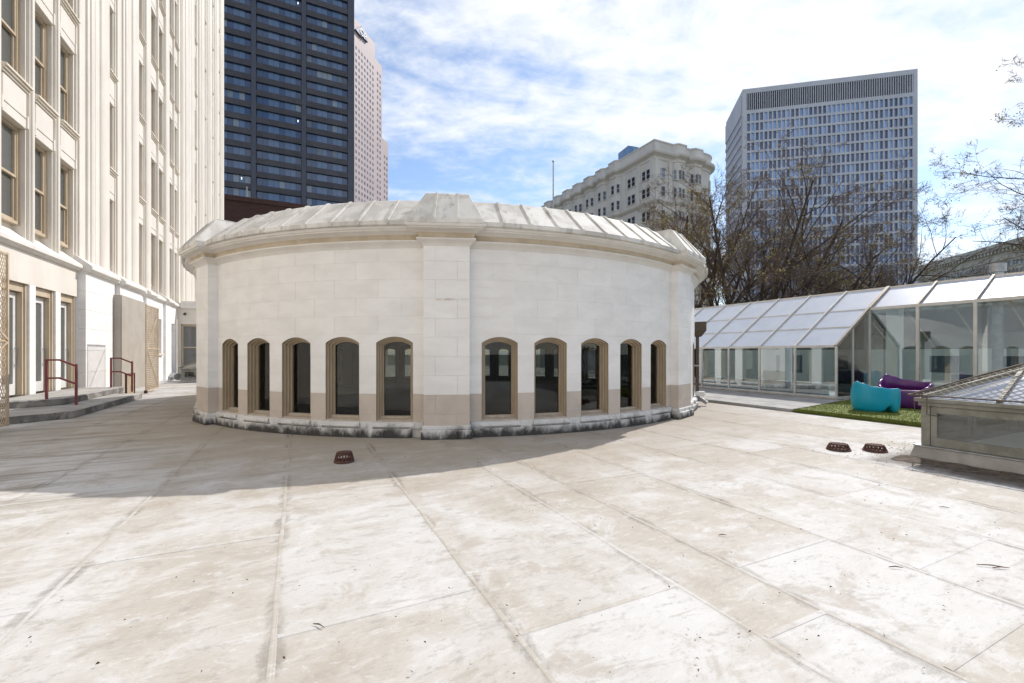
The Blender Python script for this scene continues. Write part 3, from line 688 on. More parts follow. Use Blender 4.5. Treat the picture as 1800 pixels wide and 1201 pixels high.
for wi, (b0, b1) in enumerate(wins):
    w = b1 - b0; k = 0
    while FL0 + k * FLH < min(zvis(b0), 48):
        z = FL0 + k * FLH
        f = put('window', frame_mesh(w), off, (0, b0, z))
        put('pane', pane_up(w), f, sub=True); put('pane', pane_lo(w), f, sub=True)
        put('spandrel', span_mesh(w), off, (0, b0, z + HEAD)); put('sill', sill_mesh(w), off, (0, b0, z + HEAD))
        if abs(b1 - 29.3) < .01:                                   # ventilation louvres in the lower sash of this column
            lm = MB()
            for q in range(9): lm.hexa([(-7.50, .12, .12 + q * .13), (-7.38, .12, .12 + q * .13 - .05), (-7.38, w - .12, .12 + q * .13 - .05), (-7.50, w - .12, .12 + q * .13), (-7.50, .12, .14 + q * .13), (-7.38, .12, .14 + q * .13 - .05), (-7.38, w - .12, .14 + q * .13 - .05), (-7.50, w - .12, .14 + q * .13)])
            put('louvre', lm.mesh('louvre', FACADE2), f, sub=True)
        k += 1
# belt course stones
def belt(af, b0, b1):
    n = max(1, round((b1 - b0) / .85)); w = (b1 - b0) / n
    poly = [(af - .5, 4.60), (af + .07, 4.60), (af + .09, 4.64), (af + .17, 4.69), (af + .17, 4.80), (af + .14, 4.83), (af - .20, 5.10), (af - .5, 5.36)]
    m = MB(); m.loft([[(x, .003, z) for x, z in poly], [(x, w - .003, z) for x, z in poly]]); me = m.mesh('belt_stone', CORN, bevel=.004)
    for i in range(n): put('belt_stone', me, off, (0, b0 + i * w, 0))
belt(-7.2, 13.0, 21.45); belt(-6.95, 21.45, 24.4); belt(-7.2, 24.4, 25.2); belt(-7.0, 25.2, 28.3)
belt(-7.2, 28.3, 29.2); belt(-7.05, 29.2, 30.5); belt(-7.2, 30.5, 33.0); belt(-7.05, 33.0, 34.4); belt(-7.2, 34.4, 36.3); belt(-7.05, 36.9, 55.4)
# ground floor walls
put('lintel_wall', MB().box(-7.6, -7.2, 13.0, 21.5, 3.65, 4.62).mesh('lintel_wall', FACADE), off)
for b0, b1 in ((13.0, 15.1), (16.5, 16.85), (18.25, 18.6), (19.85, 20.2), (21.45, 21.6)): put('pier_base', MB().box(-7.6, -7.2, b0, b1, 0, 3.66).mesh('pier_base', WHITE, bevel=.006), off)
for b0, b1, a1, zs in ((21.5, 24.35, -6.98, (0, .9, 1.7, 2.5, 3.2, 3.9, 4.61)), (25.2, 28.25, -7.03, (0, 1.0, 2.0, 3.0, 3.9, 4.61)), (29.25, 30.45, -7.08, (0, 1.5, 3.0, 4.61)), (33.05, 34.35, -7.08, (0, 1.5, 3.0, 4.61))):
    for i in range(len(zs) - 1): put('pier_stone', MB().box(-7.6, a1, b0, b1, zs[i] + .002, zs[i + 1] - .002).mesh('pier_stone', WHITE, bevel=.005), off)
put('bay_wall', MB().box(-7.6, -7.2, 24.35, 25.2, 0, 4.61).mesh('bay_wall', WHITE), off)
put('bay_wall', MB().box(-7.6, -7.2, 28.25, 29.25, 0, 4.61).mesh('bay_wall', WHITE), off)
m = MB(); m.box(-7.6, -7.2, 30.45, 31.1, 0, 4.61).box(-7.6, -7.2, 32.6, 33.05, 0, 4.61).box(-7.6, -7.2, 31.1, 32.6, 0, 1.5).box(-7.6, -7.2, 31.1, 32.6, 3.6, 4.61)
put('bay_wall', m.mesh('bay_wall', WHITE), off)
put('blind_panel', MB().box(-7.58, -7.5, 31.1, 32.6, 1.5, 3.6).mesh('blind_panel', HOARD), off)
put('blind_sill', MB().box(-7.5, -7.08, 31.0, 32.7, 1.46, 1.58).mesh('blind_sill', FACADE2, bevel=.01), off)
m = MB(); m.box(-7.6, -7.2, 34.35, 34.7, 0, 4.61).box(-7.6, -7.2, 35.9, 36.3, 0, 4.61).box(-7.6, -7.2, 34.7, 35.9, 3.5, 4.61).box(-7.6, -7.45, 34.7, 35.9, 0, 3.5)
put('bay_wall', m.mesh('bay_wall', WHITE), off)
# glazed entrance doors
DOORW = mat('white door paint', (0.72, 0.71, 0.69), (0.64, 0.63, 0.60), 3, 5, 0.45)
for i, (b0, b1) in enumerate(((15.1, 16.5), (16.85, 18.25), (18.6, 19.85), (20.2, 21.45))):
    w = b1 - b0; m = MB()
    m.box(-7.55, -7.30, w - .16, w - .002, .36, 3.64).box(-7.55, -7.30, .002, .12, .36, 3.64).box(-7.55, -7.301, .12, w - .16, 3.40, 3.64).box(-7.36, -7.26, w - .09, w - .004, .361, 3.639)
    put('door_frame', m.mesh('door_frame', TANF, bevel=.005), off, (0, b0, 0))
    m = MB(); m.box(-7.5, -7.43, .13, .27, .38, 3.38).box(-7.5, -7.43, w - .31, w - .17, .38, 3.38).box(-7.499, -7.431, .27, w - .31, 3.2, 3.38).box(-7.499, -7.431, .27, w - .31, .38, .7)
    d = put('door', m.mesh('door', DOORW, bevel=.004), off, (0, b0, 0))
    put('pane', MB().box(-7.475, -7.465, .26, w - .30, .69, 3.21).mesh('pane', SASH_GLASS), d, sub=True)
    m = MB().tube([(-7.43, w - .24, 1.25), (-7.36, w - .24, 1.25), (-7.36, w - .24, 1.75), (-7.43, w - .24, 1.75)], .014, 6)
    put('handle', m.mesh('handle', GREYM), d, sub=True)
# one-storey link wall at the far end of the terrace
lw = gthing('link_wall', 'low cream cross wall with sash window at the far end beside the rotunda', 'wall', -5.0, 36.4)
m = MB(); m.box(-7.19, -7.0, 36.4, 36.9, 0, 4.6).box(-5.45, 0.5, 36.4, 36.9, 0, 4.6).box(-7.0, -5.45, 36.4, 36.9, 3.55, 4.6).box(-7.0, -5.45, 36.4, 36.9, 0, .45)
put('wall', m.mesh('wall', FACADE), lw)
m = MB().box(-7.0, .5, 36.22, 36.9, 4.602, 4.85).box(-7.0, .5, 36.30, 36.9, 4.852, 5.1); put('coping', m.mesh('coping', CORN, bevel=.01), lw)
m = MB(); m.box(-6.99, -6.88, 36.55, 36.7, .46, 3.54).box(-5.57, -5.46, 36.55, 36.7, .46, 3.54).box(-6.88, -5.57, 36.56, 36.69, 3.42, 3.54).box(-6.88, -5.57, 36.56, 36.69, .46, .58).box(-6.88, -5.57, 36.58, 36.68, 1.95, 2.03)
f = put('window', m.mesh('window', TANF), lw)
put('pane', MB().box(-6.89, -5.56, 36.62, 36.63, .57, 3.43).mesh('pane', SASH_GLASS), f, loc=(0, 0, 0), sub=True)
put('lamp', autosmooth(MB().tube([(-6.75, 36.40, 4.25), (-6.75, 36.28, 4.25), (-6.75, 36.22, 4.2)], [.05, .07, .09], 10).mesh('lamp', BROWNM)), lw)

# ------------------------------------------------------------------ hoarding, mesh gates, steps, rails
ho = gthing('hoarding', 'plain beige boarded screen standing against the pier behind the far red handrail', 'hoarding', -6.7, 25.8)
put('board', MB().box(-6.73, -6.70, 24.22, 25.9, 0.004, 4.07).mesh('board', HOARD), ho); put('board', MB().box(-6.73, -6.701, 25.905, 27.55, 0.004, 4.07).mesh('board', HOARD), ho)
put('return_board', MB().box(-6.97, -6.735, 24.20, 24.23, 0.004, 4.07).mesh('return_board', HOARD), ho)
def diamond(w, h, s, k, r, m=None, org=(0, 0, 0)):     # expanded metal in the local yz plane
    m = m or MB(); ox, oy, oz = org
    for sg in (1, -1):
        c = -h / k
        c = -h / k if sg == 1 else 0
        end = w if sg == 1 else w + h / k
        while c < end:
            # line y = c + sg * t / k, z = t
            y0, y1 = c, c + sg * h / k; z0, z1 = 0, h
            lo_, hi_ = (0, w)
            def clip(y, zf): return y
            ts = [0.0, 1.0]
            for lim, side in ((0, 1), (w, -1)):
                d0, d1 = (y0 - lim) * side, (y1 - lim) * side
                if d0 < 0 and d1 < 0: ts = None; break
                if d0 < 0: ts[0] = max(ts[0], d0 / (d0 - d1))
                if d1 < 0: ts[1] = min(ts[1], d0 / (d0 - d1))
            if ts and ts[1] - ts[0] > .002:
                a = (ox + sg * r * .6, oy + y0 + (y1 - y0) * ts[0], oz + h * ts[0]); b = (ox + sg * r * .6, oy + y0 + (y1 - y0) * ts[1], oz + h * ts[1])
                m.bar(a, b, r * 2, r * 2.4, up=(1, 0, 0))
            c += s
    return m
def mesh_gate(label, a, b0, b1, h, braces):
    g = gthing('mesh_gate', label, 'gate', a, (b0 + b1) / 2, 0, 'tan mesh gates')
    w = b1 - b0
    for bb in (b0 + .03, b1 - .03): put('stile', MB().box(a - .02, a + .02, bb - .022, bb + .022, .06, h).mesh('stile', MESHM), g)
    for z in (.10, h * .5, h - .03): put('rail', MB().box(a - .018, a + .018, b0 + .055, b1 - .055, z - .02, z + .02).mesh('rail', MESHM), g)
    for (y0, z0, y1, z1) in braces: put('brace', MB().bar((a + .03, b0 + y0 * w, z0 * h), (a + .03, b0 + y1 * w, z1 * h), .032, .02, up=(1, 0, 0)).mesh('brace', MESHM), g)
    put('mesh_infill', diamond(w - .08, h - .16, .080, 1.9, .0042, org=(a - .01, b0 + .04, .1)).mesh('mesh_infill', MESHM, fix=False), g, kind='stuff')
    put('foot', MB().box(a - .05, a + .05, b0 - .05, b0 + .05, 0.004, .12).mesh('foot', RUST), g)
    return g
mesh_gate('tall tan expanded metal gate cut by the left picture edge', -5.5, 11.55, 13.1, 3.72, [(.5, .62, .97, .5), (.5, .38, .97, .5)])
mesh_gate('tall tan expanded metal gate standing beyond the far red handrail', -5.4, 22.2, 23.95, 3.55, [(.05, .52, .95, .95), (.05, .48, .95, .06)])
lp = gthing('wire_screen', 'low rusty expanded metal screen leaning behind the far red handrail', 'screen', -5.75, 21.9)
put('frame', MB().box(-5.78, -5.72, 21.2, 22.15, .78, .83).box(-5.78, -5.72, 21.2, 21.24, .004, .78).box(-5.78, -5.72, 22.11, 22.15, .004, .78).mesh('frame', RUST), lp)
put('mesh_infill', diamond(.88, .74, .085, 1.0, .006, org=(-5.75, 21.24, .03)).mesh('mesh_infill', MESHM, fix=False), lp, kind='stuff')

stp = gthing('entrance_steps', 'two broad concrete steps up to the left building doors', 'steps', -6.2, 17.5)
def step(poly, z0, z1, n):
    m = MB(); m.prism(poly, z0, z1, mi=1); me = m.mesh(n, CONC, RISER, bevel=.012)
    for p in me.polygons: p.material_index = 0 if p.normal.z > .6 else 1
    return me
put('lower_step', step([(-7.19, 13.1), (-5.85, 13.85), (-4.95, 14.55), (-4.97, 20.0), (-7.19, 20.0)], .004, .18, 'lower_step'), stp)
put('upper_step', step([(-7.19, 15.35), (-6.65, 15.75), (-5.75, 16.35), (-5.78, 21.1), (-7.19, 21.1)], .182, .36, 'upper_step'), stp)
put('upper_step', step([(-7.19, 20.004), (-5.79, 20.004), (-5.79, 21.1), (-7.19, 21.1)], .004, .18, 'upper_step'), stp)
def handrail(label, b):
    r = gthing('handrail', label, 'handrail', -5.75, b, .18, 'red stair handrails')
    s = .026
    put('post', MB().box(-6.06 - s, -6.06 + s, b - s, b + s, .361, 1.44).mesh('post', RED), r)
    put('post', MB().box(-5.46 - s, -5.46 + s, b - s, b + s, .181, 1.30).mesh('post', RED), r)
    q = .024
    for nm, z0, z1 in (('top_rail', 1.44, 1.28), ('mid_rail', .95, .79)):
        m = MB(); m.bar((-6.034, b, z0 - q), (-5.78, b, z0 - q), .046, .046); m.bar((-5.80, b, z0 - q), (-5.484, b, z1 - q), .0455, .0455); put(nm, m.mesh(nm, RED), r)
handrail('dark red tube handrail at the near end of the concrete steps', 16.2)
handrail('dark red tube handrail at the far end of the concrete steps', 20.8)

# ------------------------------------------------------------------ glasshouse on the right
GA0, GA1, GA2 = 16.0, 17.97, 19.25; GZ0, GZ1, GZ2 = 1.83, 3.14, 3.97; GP = 1.35; GB = 8.5
gh = gthing('glasshouse', 'long lean-to glasshouse with pale metal frame and sloping roof panes', 'glasshouse', 17.6, 8.5)
def roof_pt(f): return (GA0 + (GA1 - GA0) * f, GZ0 + (GZ1 - GZ0) * f) if f <= 1 else (GA1 + (GA2 - GA1) * (f - 1), GZ1 + (GZ2 - GZ1) * (f - 1))
put('kerb', MB().box(GA0 - .12, GA0 + .10, GB - .12, 18.2, 0.004, .12).mesh('kerb', CONC, bevel=.01), gh)
put('kerb', MB().box(GA1 - .10, GA1 + .10, .2, GB - .125, 0.004, .12).mesh('kerb', CONC, bevel=.01), gh)
put('kerb', MB().box(GA0 + .105, GA1 - .105, GB - .12, GB + .08, 0.004, .118).mesh('kerb', CONC, bevel=.01), gh)
put('floor', MB().box(GA0 + .105, 23.0, .3, 18.2, 0.002, .06).mesh('floor', mat('grey tile floor', (0.55, 0.56, 0.55), (0.48, 0.49, 0.48), 2, 4, 0.4)), gh)
put('back_wall', MB().box(23.0, 23.2, .2, 18.2, .0, 1.60).mesh('back_wall', INWALL), gh)
put('partition', MB().box(21.0, 21.15, .3, 18.1, .06, 1.75).mesh('partition', INWALL), gh)
braf = MB().bar((GA2, 0, GZ2 + .02), (23.1, 0, 1.62), .06, .08).mesh('rafter', BRONZE)
bpan = MB().hexa([(GA2 + .05, .03, GZ2 - .03), (23.05, .03, 1.64), (23.05, GP - .03, 1.64), (GA2 + .05, GP - .03, GZ2 - .03), (GA2 + .05, .03, GZ2 - .022), (23.05, .03, 1.648), (23.05, GP - .03, 1.648), (GA2 + .05, GP - .03, GZ2 - .022)]).mesh('roof_pane', G_GLASS)
for k in range(-6, 8):
    put('rafter', braf, gh, (0, GB + GP * k, 0)); put('roof_pane', bpan, gh, (0, GB + GP * k, 0))
DKPAN = mat('blue grey window panel', (0.10, 0.13, 0.16), (0.14, 0.17, 0.2), 2, 3, 0.2)
for b0, b1, z0, z1 in ((1.2, 2.6, 1.7, 2.7), (4.6, 6.3, 1.75, 2.65), (7.2, 8.0, 1.7, 2.6), (10.2, 11.2, .6, 2.0), (12.6, 13.8, .7, 2.0), (3.0, 7.4, .3, .85)):
    put('wall_panel', MB().box(20.96, 20.998, b0, b1, min(z0, .9), min(z1, 1.5)).mesh('wall_panel', DKPAN), gh)
for b in (8.15, 12.0): put('column', MB().box(GA2 - .55, GA2 - .2, b - .18, b + .18, .06, 3.5).mesh('column', INWALL, bevel=.01), gh)
put('ledge', MB().box(GA0 + .4, GA0 + .9, 9.2, 15, .06, .55).mesh('ledge', mat('blue grey bench', (0.22, 0.27, 0.30), (0.19, 0.24, 0.27), 2, 4, 0.6), bevel=.01), gh)
put('ridge_beam', MB().box(GA2 - .05, GA2 + .06, .1, 18.2, GZ2 - .03, GZ2 + .03).mesh('ridge_beam', ALU), gh)
lowb = [GB + GP * k for k in range(8)]; highb = [GB - GP * k for k in range(7)]
post_lo = MB().box(-.035, .035, -.032, .032, .12, GZ0).mesh('post', ALU, bevel=.004)
post_hi = MB().box(-.045, .045, -.04, .04, .12, GZ1).mesh('post', ALU, bevel=.004)
for b in lowb: put('post', post_lo, gh, (GA0, b, 0))
for b in highb: put('post', post_hi, gh, (GA1, b, 0))
raf_full = MB().bar((GA0 - .03, 0, GZ0 + .0), (GA1, 0, GZ1 + .03), .05, .07).bar((GA1 - .01, 0, GZ1 + .025), (GA2, 0, GZ2 + .02), .0498, .0698).mesh('rafter', ALU)
raf_top = MB().bar((GA1 - .03, 0, GZ1 + .01), (GA2, 0, GZ2 + .02), .05, .07).mesh('rafter', BRONZE)
raf_heavy = MB().bar((GA0 - .03, 0, GZ0), (GA1, 0, GZ1 + .03), .07, .09).bar((GA1 - .01, 0, GZ1 + .025), (GA2, 0, GZ2 + .02), .11, .0898).mesh('rafter', BRONZE)
for k, b in enumerate(lowb): put('rafter', raf_heavy if k == 0 else raf_full, gh, (0, b, 0))
for b in highb[1:]: put('rafter', raf_top, gh, (0, b, 0))
L0 = lowb[-1] - GB
for nm, a, z, s in (('eave_beam', GA0 - .01, GZ0, .075), ('purlin', *roof_pt(.5), .035), ('purlin', *roof_pt(1.0), .04)):
    put(nm, MB().box(a - s / 2, a + s / 2, GB + .05, lowb[-1], z - s / 2, z + s / 2 + .002).mesh(nm, ALU), gh)
put('eave_beam', MB().box(GA1 - .05, GA1 + .05, highb[-1], GB - .06, GZ1 - .05, GZ1 + .045).mesh('eave_beam', ALU), gh)
put('base_rail', MB().box(GA0 - .04, GA0 + .04, GB, lowb[-1], .12, .17).mesh('base_rail', ALU), gh)
put('base_rail', MB().box(GA1 - .04, GA1 + .04, highb[-1], GB - .05, .12, .17).mesh('base_rail', ALU), gh)
pl = MB().box(-.006, .006, .036, GP - .036, .165, GZ0 - .03).mesh('pane', G_GLASS); ph_ = MB().box(-.006, .006, .045, GP - .045, .165, GZ1 - .055).mesh('pane', G_GLASS)
for b in lowb[:-1]: put('pane', pl, gh, (GA0, b, 0))
for b in highb[1:]: put('pane', ph_, gh, (GA1, b, 0))
def roof_pane(f0, f1):
    (a0, z0), (a1, z1) = roof_pt(f0 + .02), roof_pt(f1 - .02); t = .006
    m = MB(); m.hexa([(a0, .03, z0), (a1, .03, z1), (a1, GP - .03, z1), (a0, GP - .03, z0), (a0, .03, z0 + t), (a1, .03, z1 + t), (a1, GP - .03, z1 + t), (a0, GP - .03, z0 + t)])
    return m.mesh('roof_pane', R_GLASS)
rp = [roof_pane(0, .5), roof_pane(.5, 1), roof_pane(1, 2)]
for b in lowb[:-1]:
    for me in rp: put('roof_pane', me, gh, (0, b, 0))
for b in highb[1:]: put('roof_pane', rp[2], gh, (0, b, 0))
# gable end of the low part
ga = GA0 + .95
put('gable_mullion', MB().box(ga - .03, ga + .03, GB - .03, GB + .03, .12, GZ0 + (GZ1 - GZ0) * (ga - GA0) / (GA1 - GA0) - .02).mesh('gable_mullion', ALU), gh)
for a0, a1 in ((GA0 + .04, ga - .03), (ga + .03, GA1 - .05)):
    z0, z1 = GZ0 + (GZ1 - GZ0) * (a0 - GA0) / (GA1 - GA0) - .03, GZ0 + (GZ1 - GZ0) * (a1 - GA0) / (GA1 - GA0) - .03
    m = MB(); m.hexa([(a0, GB - .006, .13), (a1, GB - .006, .13), (a1, GB + .006, .13), (a0, GB + .006, .13), (a0, GB - .006, z0), (a1, GB - .006, z1), (a1, GB + .006, z1), (a0, GB + .006, z0)])
    put('pane', m.mesh('pane', G_GLASS), gh)
put('base_rail', MB().box(GA0 + .04, GA1 - .05, GB - .04, GB + .04, .119, .165).mesh('base_rail', ALU), gh)
# roof vent behind the ridge
vn = gthing('roof_vent', 'short round metal vent cap behind the glasshouse ridge', 'vent', 20.0, 5.95, .06)
put('pipe', autosmooth(MB().tube([(20.0, 5.95, .06), (20.0, 5.95, 4.3)], .13, 16).mesh('pipe', GREYM), 40), vn)
put('cap', autosmooth(MB().tube([(20.0, 5.95, 4.18), (20.0, 5.95, 4.44)], .2, 18).mesh('cap', GREYM), 40), vn)

# ------------------------------------------------------------------ walkway slab and pavers, artificial turf
wk = struct('walkway', MB().prism([(12.2, 7.5), (15.86, 8.22), (15.86, 17.5), (12.3, 17.5)], 0.004, .05).mesh('walkway', CONC), 'raised grey paved strip in front of the glasshouse', rz=TH)
for i in range(10):
    b0 = 7.55 + i * .95
    for j in range(4):
        a1 = 15.84 - j * .9; a0 = a1 - .89
        q0 = 7.5 + (a0 - 12.2) * .197 + .03; q1 = 7.5 + (a1 - 12.2) * .197 + .03
        poly = [(a0 + .005, max(b0 + .005, q0)), (a1 - .005, max(b0 + .005, q1)), (a1 - .005, b0 + .945), (a0 + .005, b0 + .945)]
        put('paver', MB().prism(poly, .05, .072 + rng.uniform(0, .004)).mesh('paver', PAVER, bevel=.004), wk)
for i in range(10): put('kerb_stone', MB().box(12.08, 12.235, 7.52 + i * 1.0, 8.51 + i * 1.0, .003, .085).mesh('kerb_stone', PAVER, bevel=.008), wk)

def turf_material():
    m = mat('artificial grass', (0.185, 0.215, 0.04), (0.135, 0.175, 0.032), 5, 6, 0.85, c3=(0.21, 0.24, 0.06), s3=40, lo3=0.5, hi3=0.7, bump=0.8, bscale=140)
    return m
TURF = turf_material()
tpoly = [(12.08, 7.46), (12.12, 4.4), (12.14, 1.8), (17.85, 1.8), (17.85, 8.33), (16.4, 8.25)]
turf = single('turf_mat', MB().prism(tpoly[::-1] if False else tpoly, .004, .075).mesh('turf_mat', TURF), 'green artificial grass mat under the two plastic seats', 'artificial grass', rz=TH, kind='structure')
def inside(poly, x, y):
    c = False; j = len(poly) - 1
    for i in range(len(poly)):
        (xi, yi), (xj, yj) = poly[i], poly[j]
        if (yi > y) != (yj > y) and x < (xj - xi) * (y - yi) / (yj - yi) + xi: c = not c
        j = i
    return c
g = MB(); cnt = 0
while cnt < 26000:
    x, y = rng.uniform(12.0, 17.8), rng.uniform(3.2, 8.4)
    if cnt % 4 == 0:                                         # denser along the two visible edges
        e0, e1 = (tpoly[0], tpoly[1]) if rng.random() < .75 else (tpoly[0], tpoly[5]); t = rng.random()
        x = e0[0] + (e1[0] - e0[0]) * t + rng.uniform(-.02, .03); y = e0[1] + (e1[1] - e0[1]) * t + rng.uniform(-.01, .04)
    elif not inside(tpoly, x, y): continue
    cnt += 1; a = rng.uniform(0, 6.28); h = rng.uniform(.02, .045); w = .006; lx, ly = rng.uniform(-.02, .02), rng.uniform(-.02, .02)
    dx, dy = math.cos(a) * w, math.sin(a) * w; zb = .07 if inside(tpoly, x, y) else .02
    g.add([(x - dx, y - dy, zb), (x + dx, y + dy, zb), (x + lx, y + ly, zb + h)], [(0, 1, 2)])
single('turf_blades', g.mesh('turf_blades', TURF, fix=False), 'short green blades of the artificial grass mat', 'grass', rz=TH, kind='stuff')

# ------------------------------------------------------------------ moulded plastic seats
def seat_mesh(mtl, mirror, hi_=.79):
    n = 48; A, B = .51, .37; m = MB(); seat = .40; rings = []
    def sm(t, c, w): d = math.atan2(math.sin(t - c), math.cos(t - c)); return math.exp(-(d / w) ** 2)
    prof = [(.80, 0.0), (.88, .03), (.96, .16), (1.0, .45), (1.0, .80), (.985, .93), (.945, .995), (.89, .99), (.84, .92), (.80, None), (.74, 'e'), (.62, 's'), (.3, 's')]
    for sc, zf in prof:
        ring = []
        for k in range(n):
            t = 2 * math.pi * k / n; e = 2.6
            cx_, sy_ = math.cos(t), math.sin(t)
            x = A * math.copysign(abs(cx_) ** (2 / e), cx_); y = B * math.copysign(abs(sy_) ** (2 / e), sy_)
            # rim height: high shoulder at the back left, level back, rounded arms, seat height at the front
            ks = [(0, .60), (30, .63), (62, .62), (95, .66), (122, .74), (146, .79), (172, .66), (205, .52), (235, .44), (270, .43), (305, .44), (335, .52), (360, .60)]
            td = math.degrees(t) % 360
            for (t0, h0), (t1, h1) in zip(ks, ks[1:]):
                if t0 <= td <= t1: f_ = (td - t0) / (t1 - t0); f_ = f_ * f_ * (3 - 2 * f_); h = (h0 + (h1 - h0) * f_) * hi_ / .79; break
            front = sm(t, R_(270), .95)
            arch = .17 * sm(t, R_(62), .20) + .10 * sm(t, R_(250), .3)
            if zf is None: z = max(seat + .06 * (1 - front), h * .62)
            elif zf == 'e': z = seat + .015
            elif zf == 's': z = seat - .01
            else: z = arch * (1 - zf) ** 3 * 1.0 + h * zf
            ring.append(((-x if mirror else x) * sc, y * sc + (.06 if zf in ('s', 'e') else 0) * (1 if y > 0 else .4), z))
        rings.append(ring)
    m.loft(rings, True, True)
    me = m.mesh('seat', mtl, fix=True)
    bm = bmesh.new(); bm.from_mesh(me)
    bmesh.ops.subdivide_edges(bm, edges=bm.edges[:], cuts=1, smooth=0.6, use_grid_fill=True)
    bm.to_mesh(me); bm.free(); me.polygons.foreach_set('use_smooth', [True] * len(me.polygons)); return me
def seat(label, mtl, mirror, a, b, rz, sc=1.0):
    o = thing('lounge_seat', label, 'seat', W(a, b, .076), rz, 'moulded plastic seats on the turf'); o.scale = (sc, sc, sc)
    put('shell', seat_mesh(mtl, mirror), o, sub=True)
    put('seat_pad', autosmooth(MB().loft([[(.28 * math.cos(t * .3927), .04 + .17 * math.sin(t * .3927) * .9, z) for t in range(16)] for z in (.385, .405, .41)]).mesh('seat_pad', mtl), 50), o, sub=True)
    return o
dirc = W(13.7, 6.2) ; view = math.atan2(dirc.x, dirc.y)
seat('turquoise moulded plastic seat seen from behind on the grass mat', TEAL, True, 13.72, 6.36, R_(180) - view + R_(8))
seat('purple moulded plastic seat facing the turquoise one on the grass mat', PURP, False, 15.4, 6.42, -view + R_(-14), 1.16)

# ------------------------------------------------------------------ roof drains
def drain(label, x, y, r, h, rz=0):
    o = thing('roof_drain', label, 'drain', (x, y, 0.004), rz, 'rusty dome roof drains')
    put('base_ring', autosmooth(MB().loft([[(q * math.cos(k * .2618), q * math.sin(k * .2618), z) for k in range(24)] for q, z in ((r * 1.12, 0), (r * 1.12, .012), (r * 1.0, .028), (r * .9, .028), (r * .9, 0))], cap=False).mesh('base_ring', RUST), 40), o)
    nb = 18
    for z_, f in ((h * .5, .9), (h - .012, .8)):
        put('hoop', MB().tube([(r * f * math.cos(k * .2618), r * f * math.sin(k * .2618), z_) for k in range(25)], .008, 5, cap=False).mesh('hoop', RUST), o)
    bar = MB().tube([(r * 1.0, 0, .02), (r * .93, 0, h * .45), (r * .80, 0, h - .01)], [.011, .010, .010], 5).mesh('bar', RUST)
    for k in range(nb): put('bar', bar, o, rz=2 * math.pi * k / nb)
    t = MB()
    for k in range(-3, 4):
        q = math.sqrt(max(0, (r * .78) ** 2 - (k * r * .22) ** 2)); t.box(k * r * .22 - .011, k * r * .22 + .011, -q, q, h - .014, h + .004)
    t.box(-r * .78, r * .78, -.012, .012, h - .012, h + .008)
    put('top_grille', t.mesh('top_grille', RUST, bevel=.002), o)
    put('sump', MB().tube([(0, 0, .0), (0, 0, .006)], r * .88, 20).mesh('sump', BROWNM), o)
def gpx(x, y): Y = FPX * EYE / (y - HOR); return (x - CXP) / FPX * Y, Y
drain('rusty dome roof drain alone in the shade before the rotunda', *gpx(605, 812), .13, .14)
drain('rusty dome roof drain, left one of the pair in the sun', *gpx(1474, 791), .155, .10)
drain('rusty dome roof drain, right one of the pair nearest the skylight', *gpx(1538, 793), .15, .10, .1)

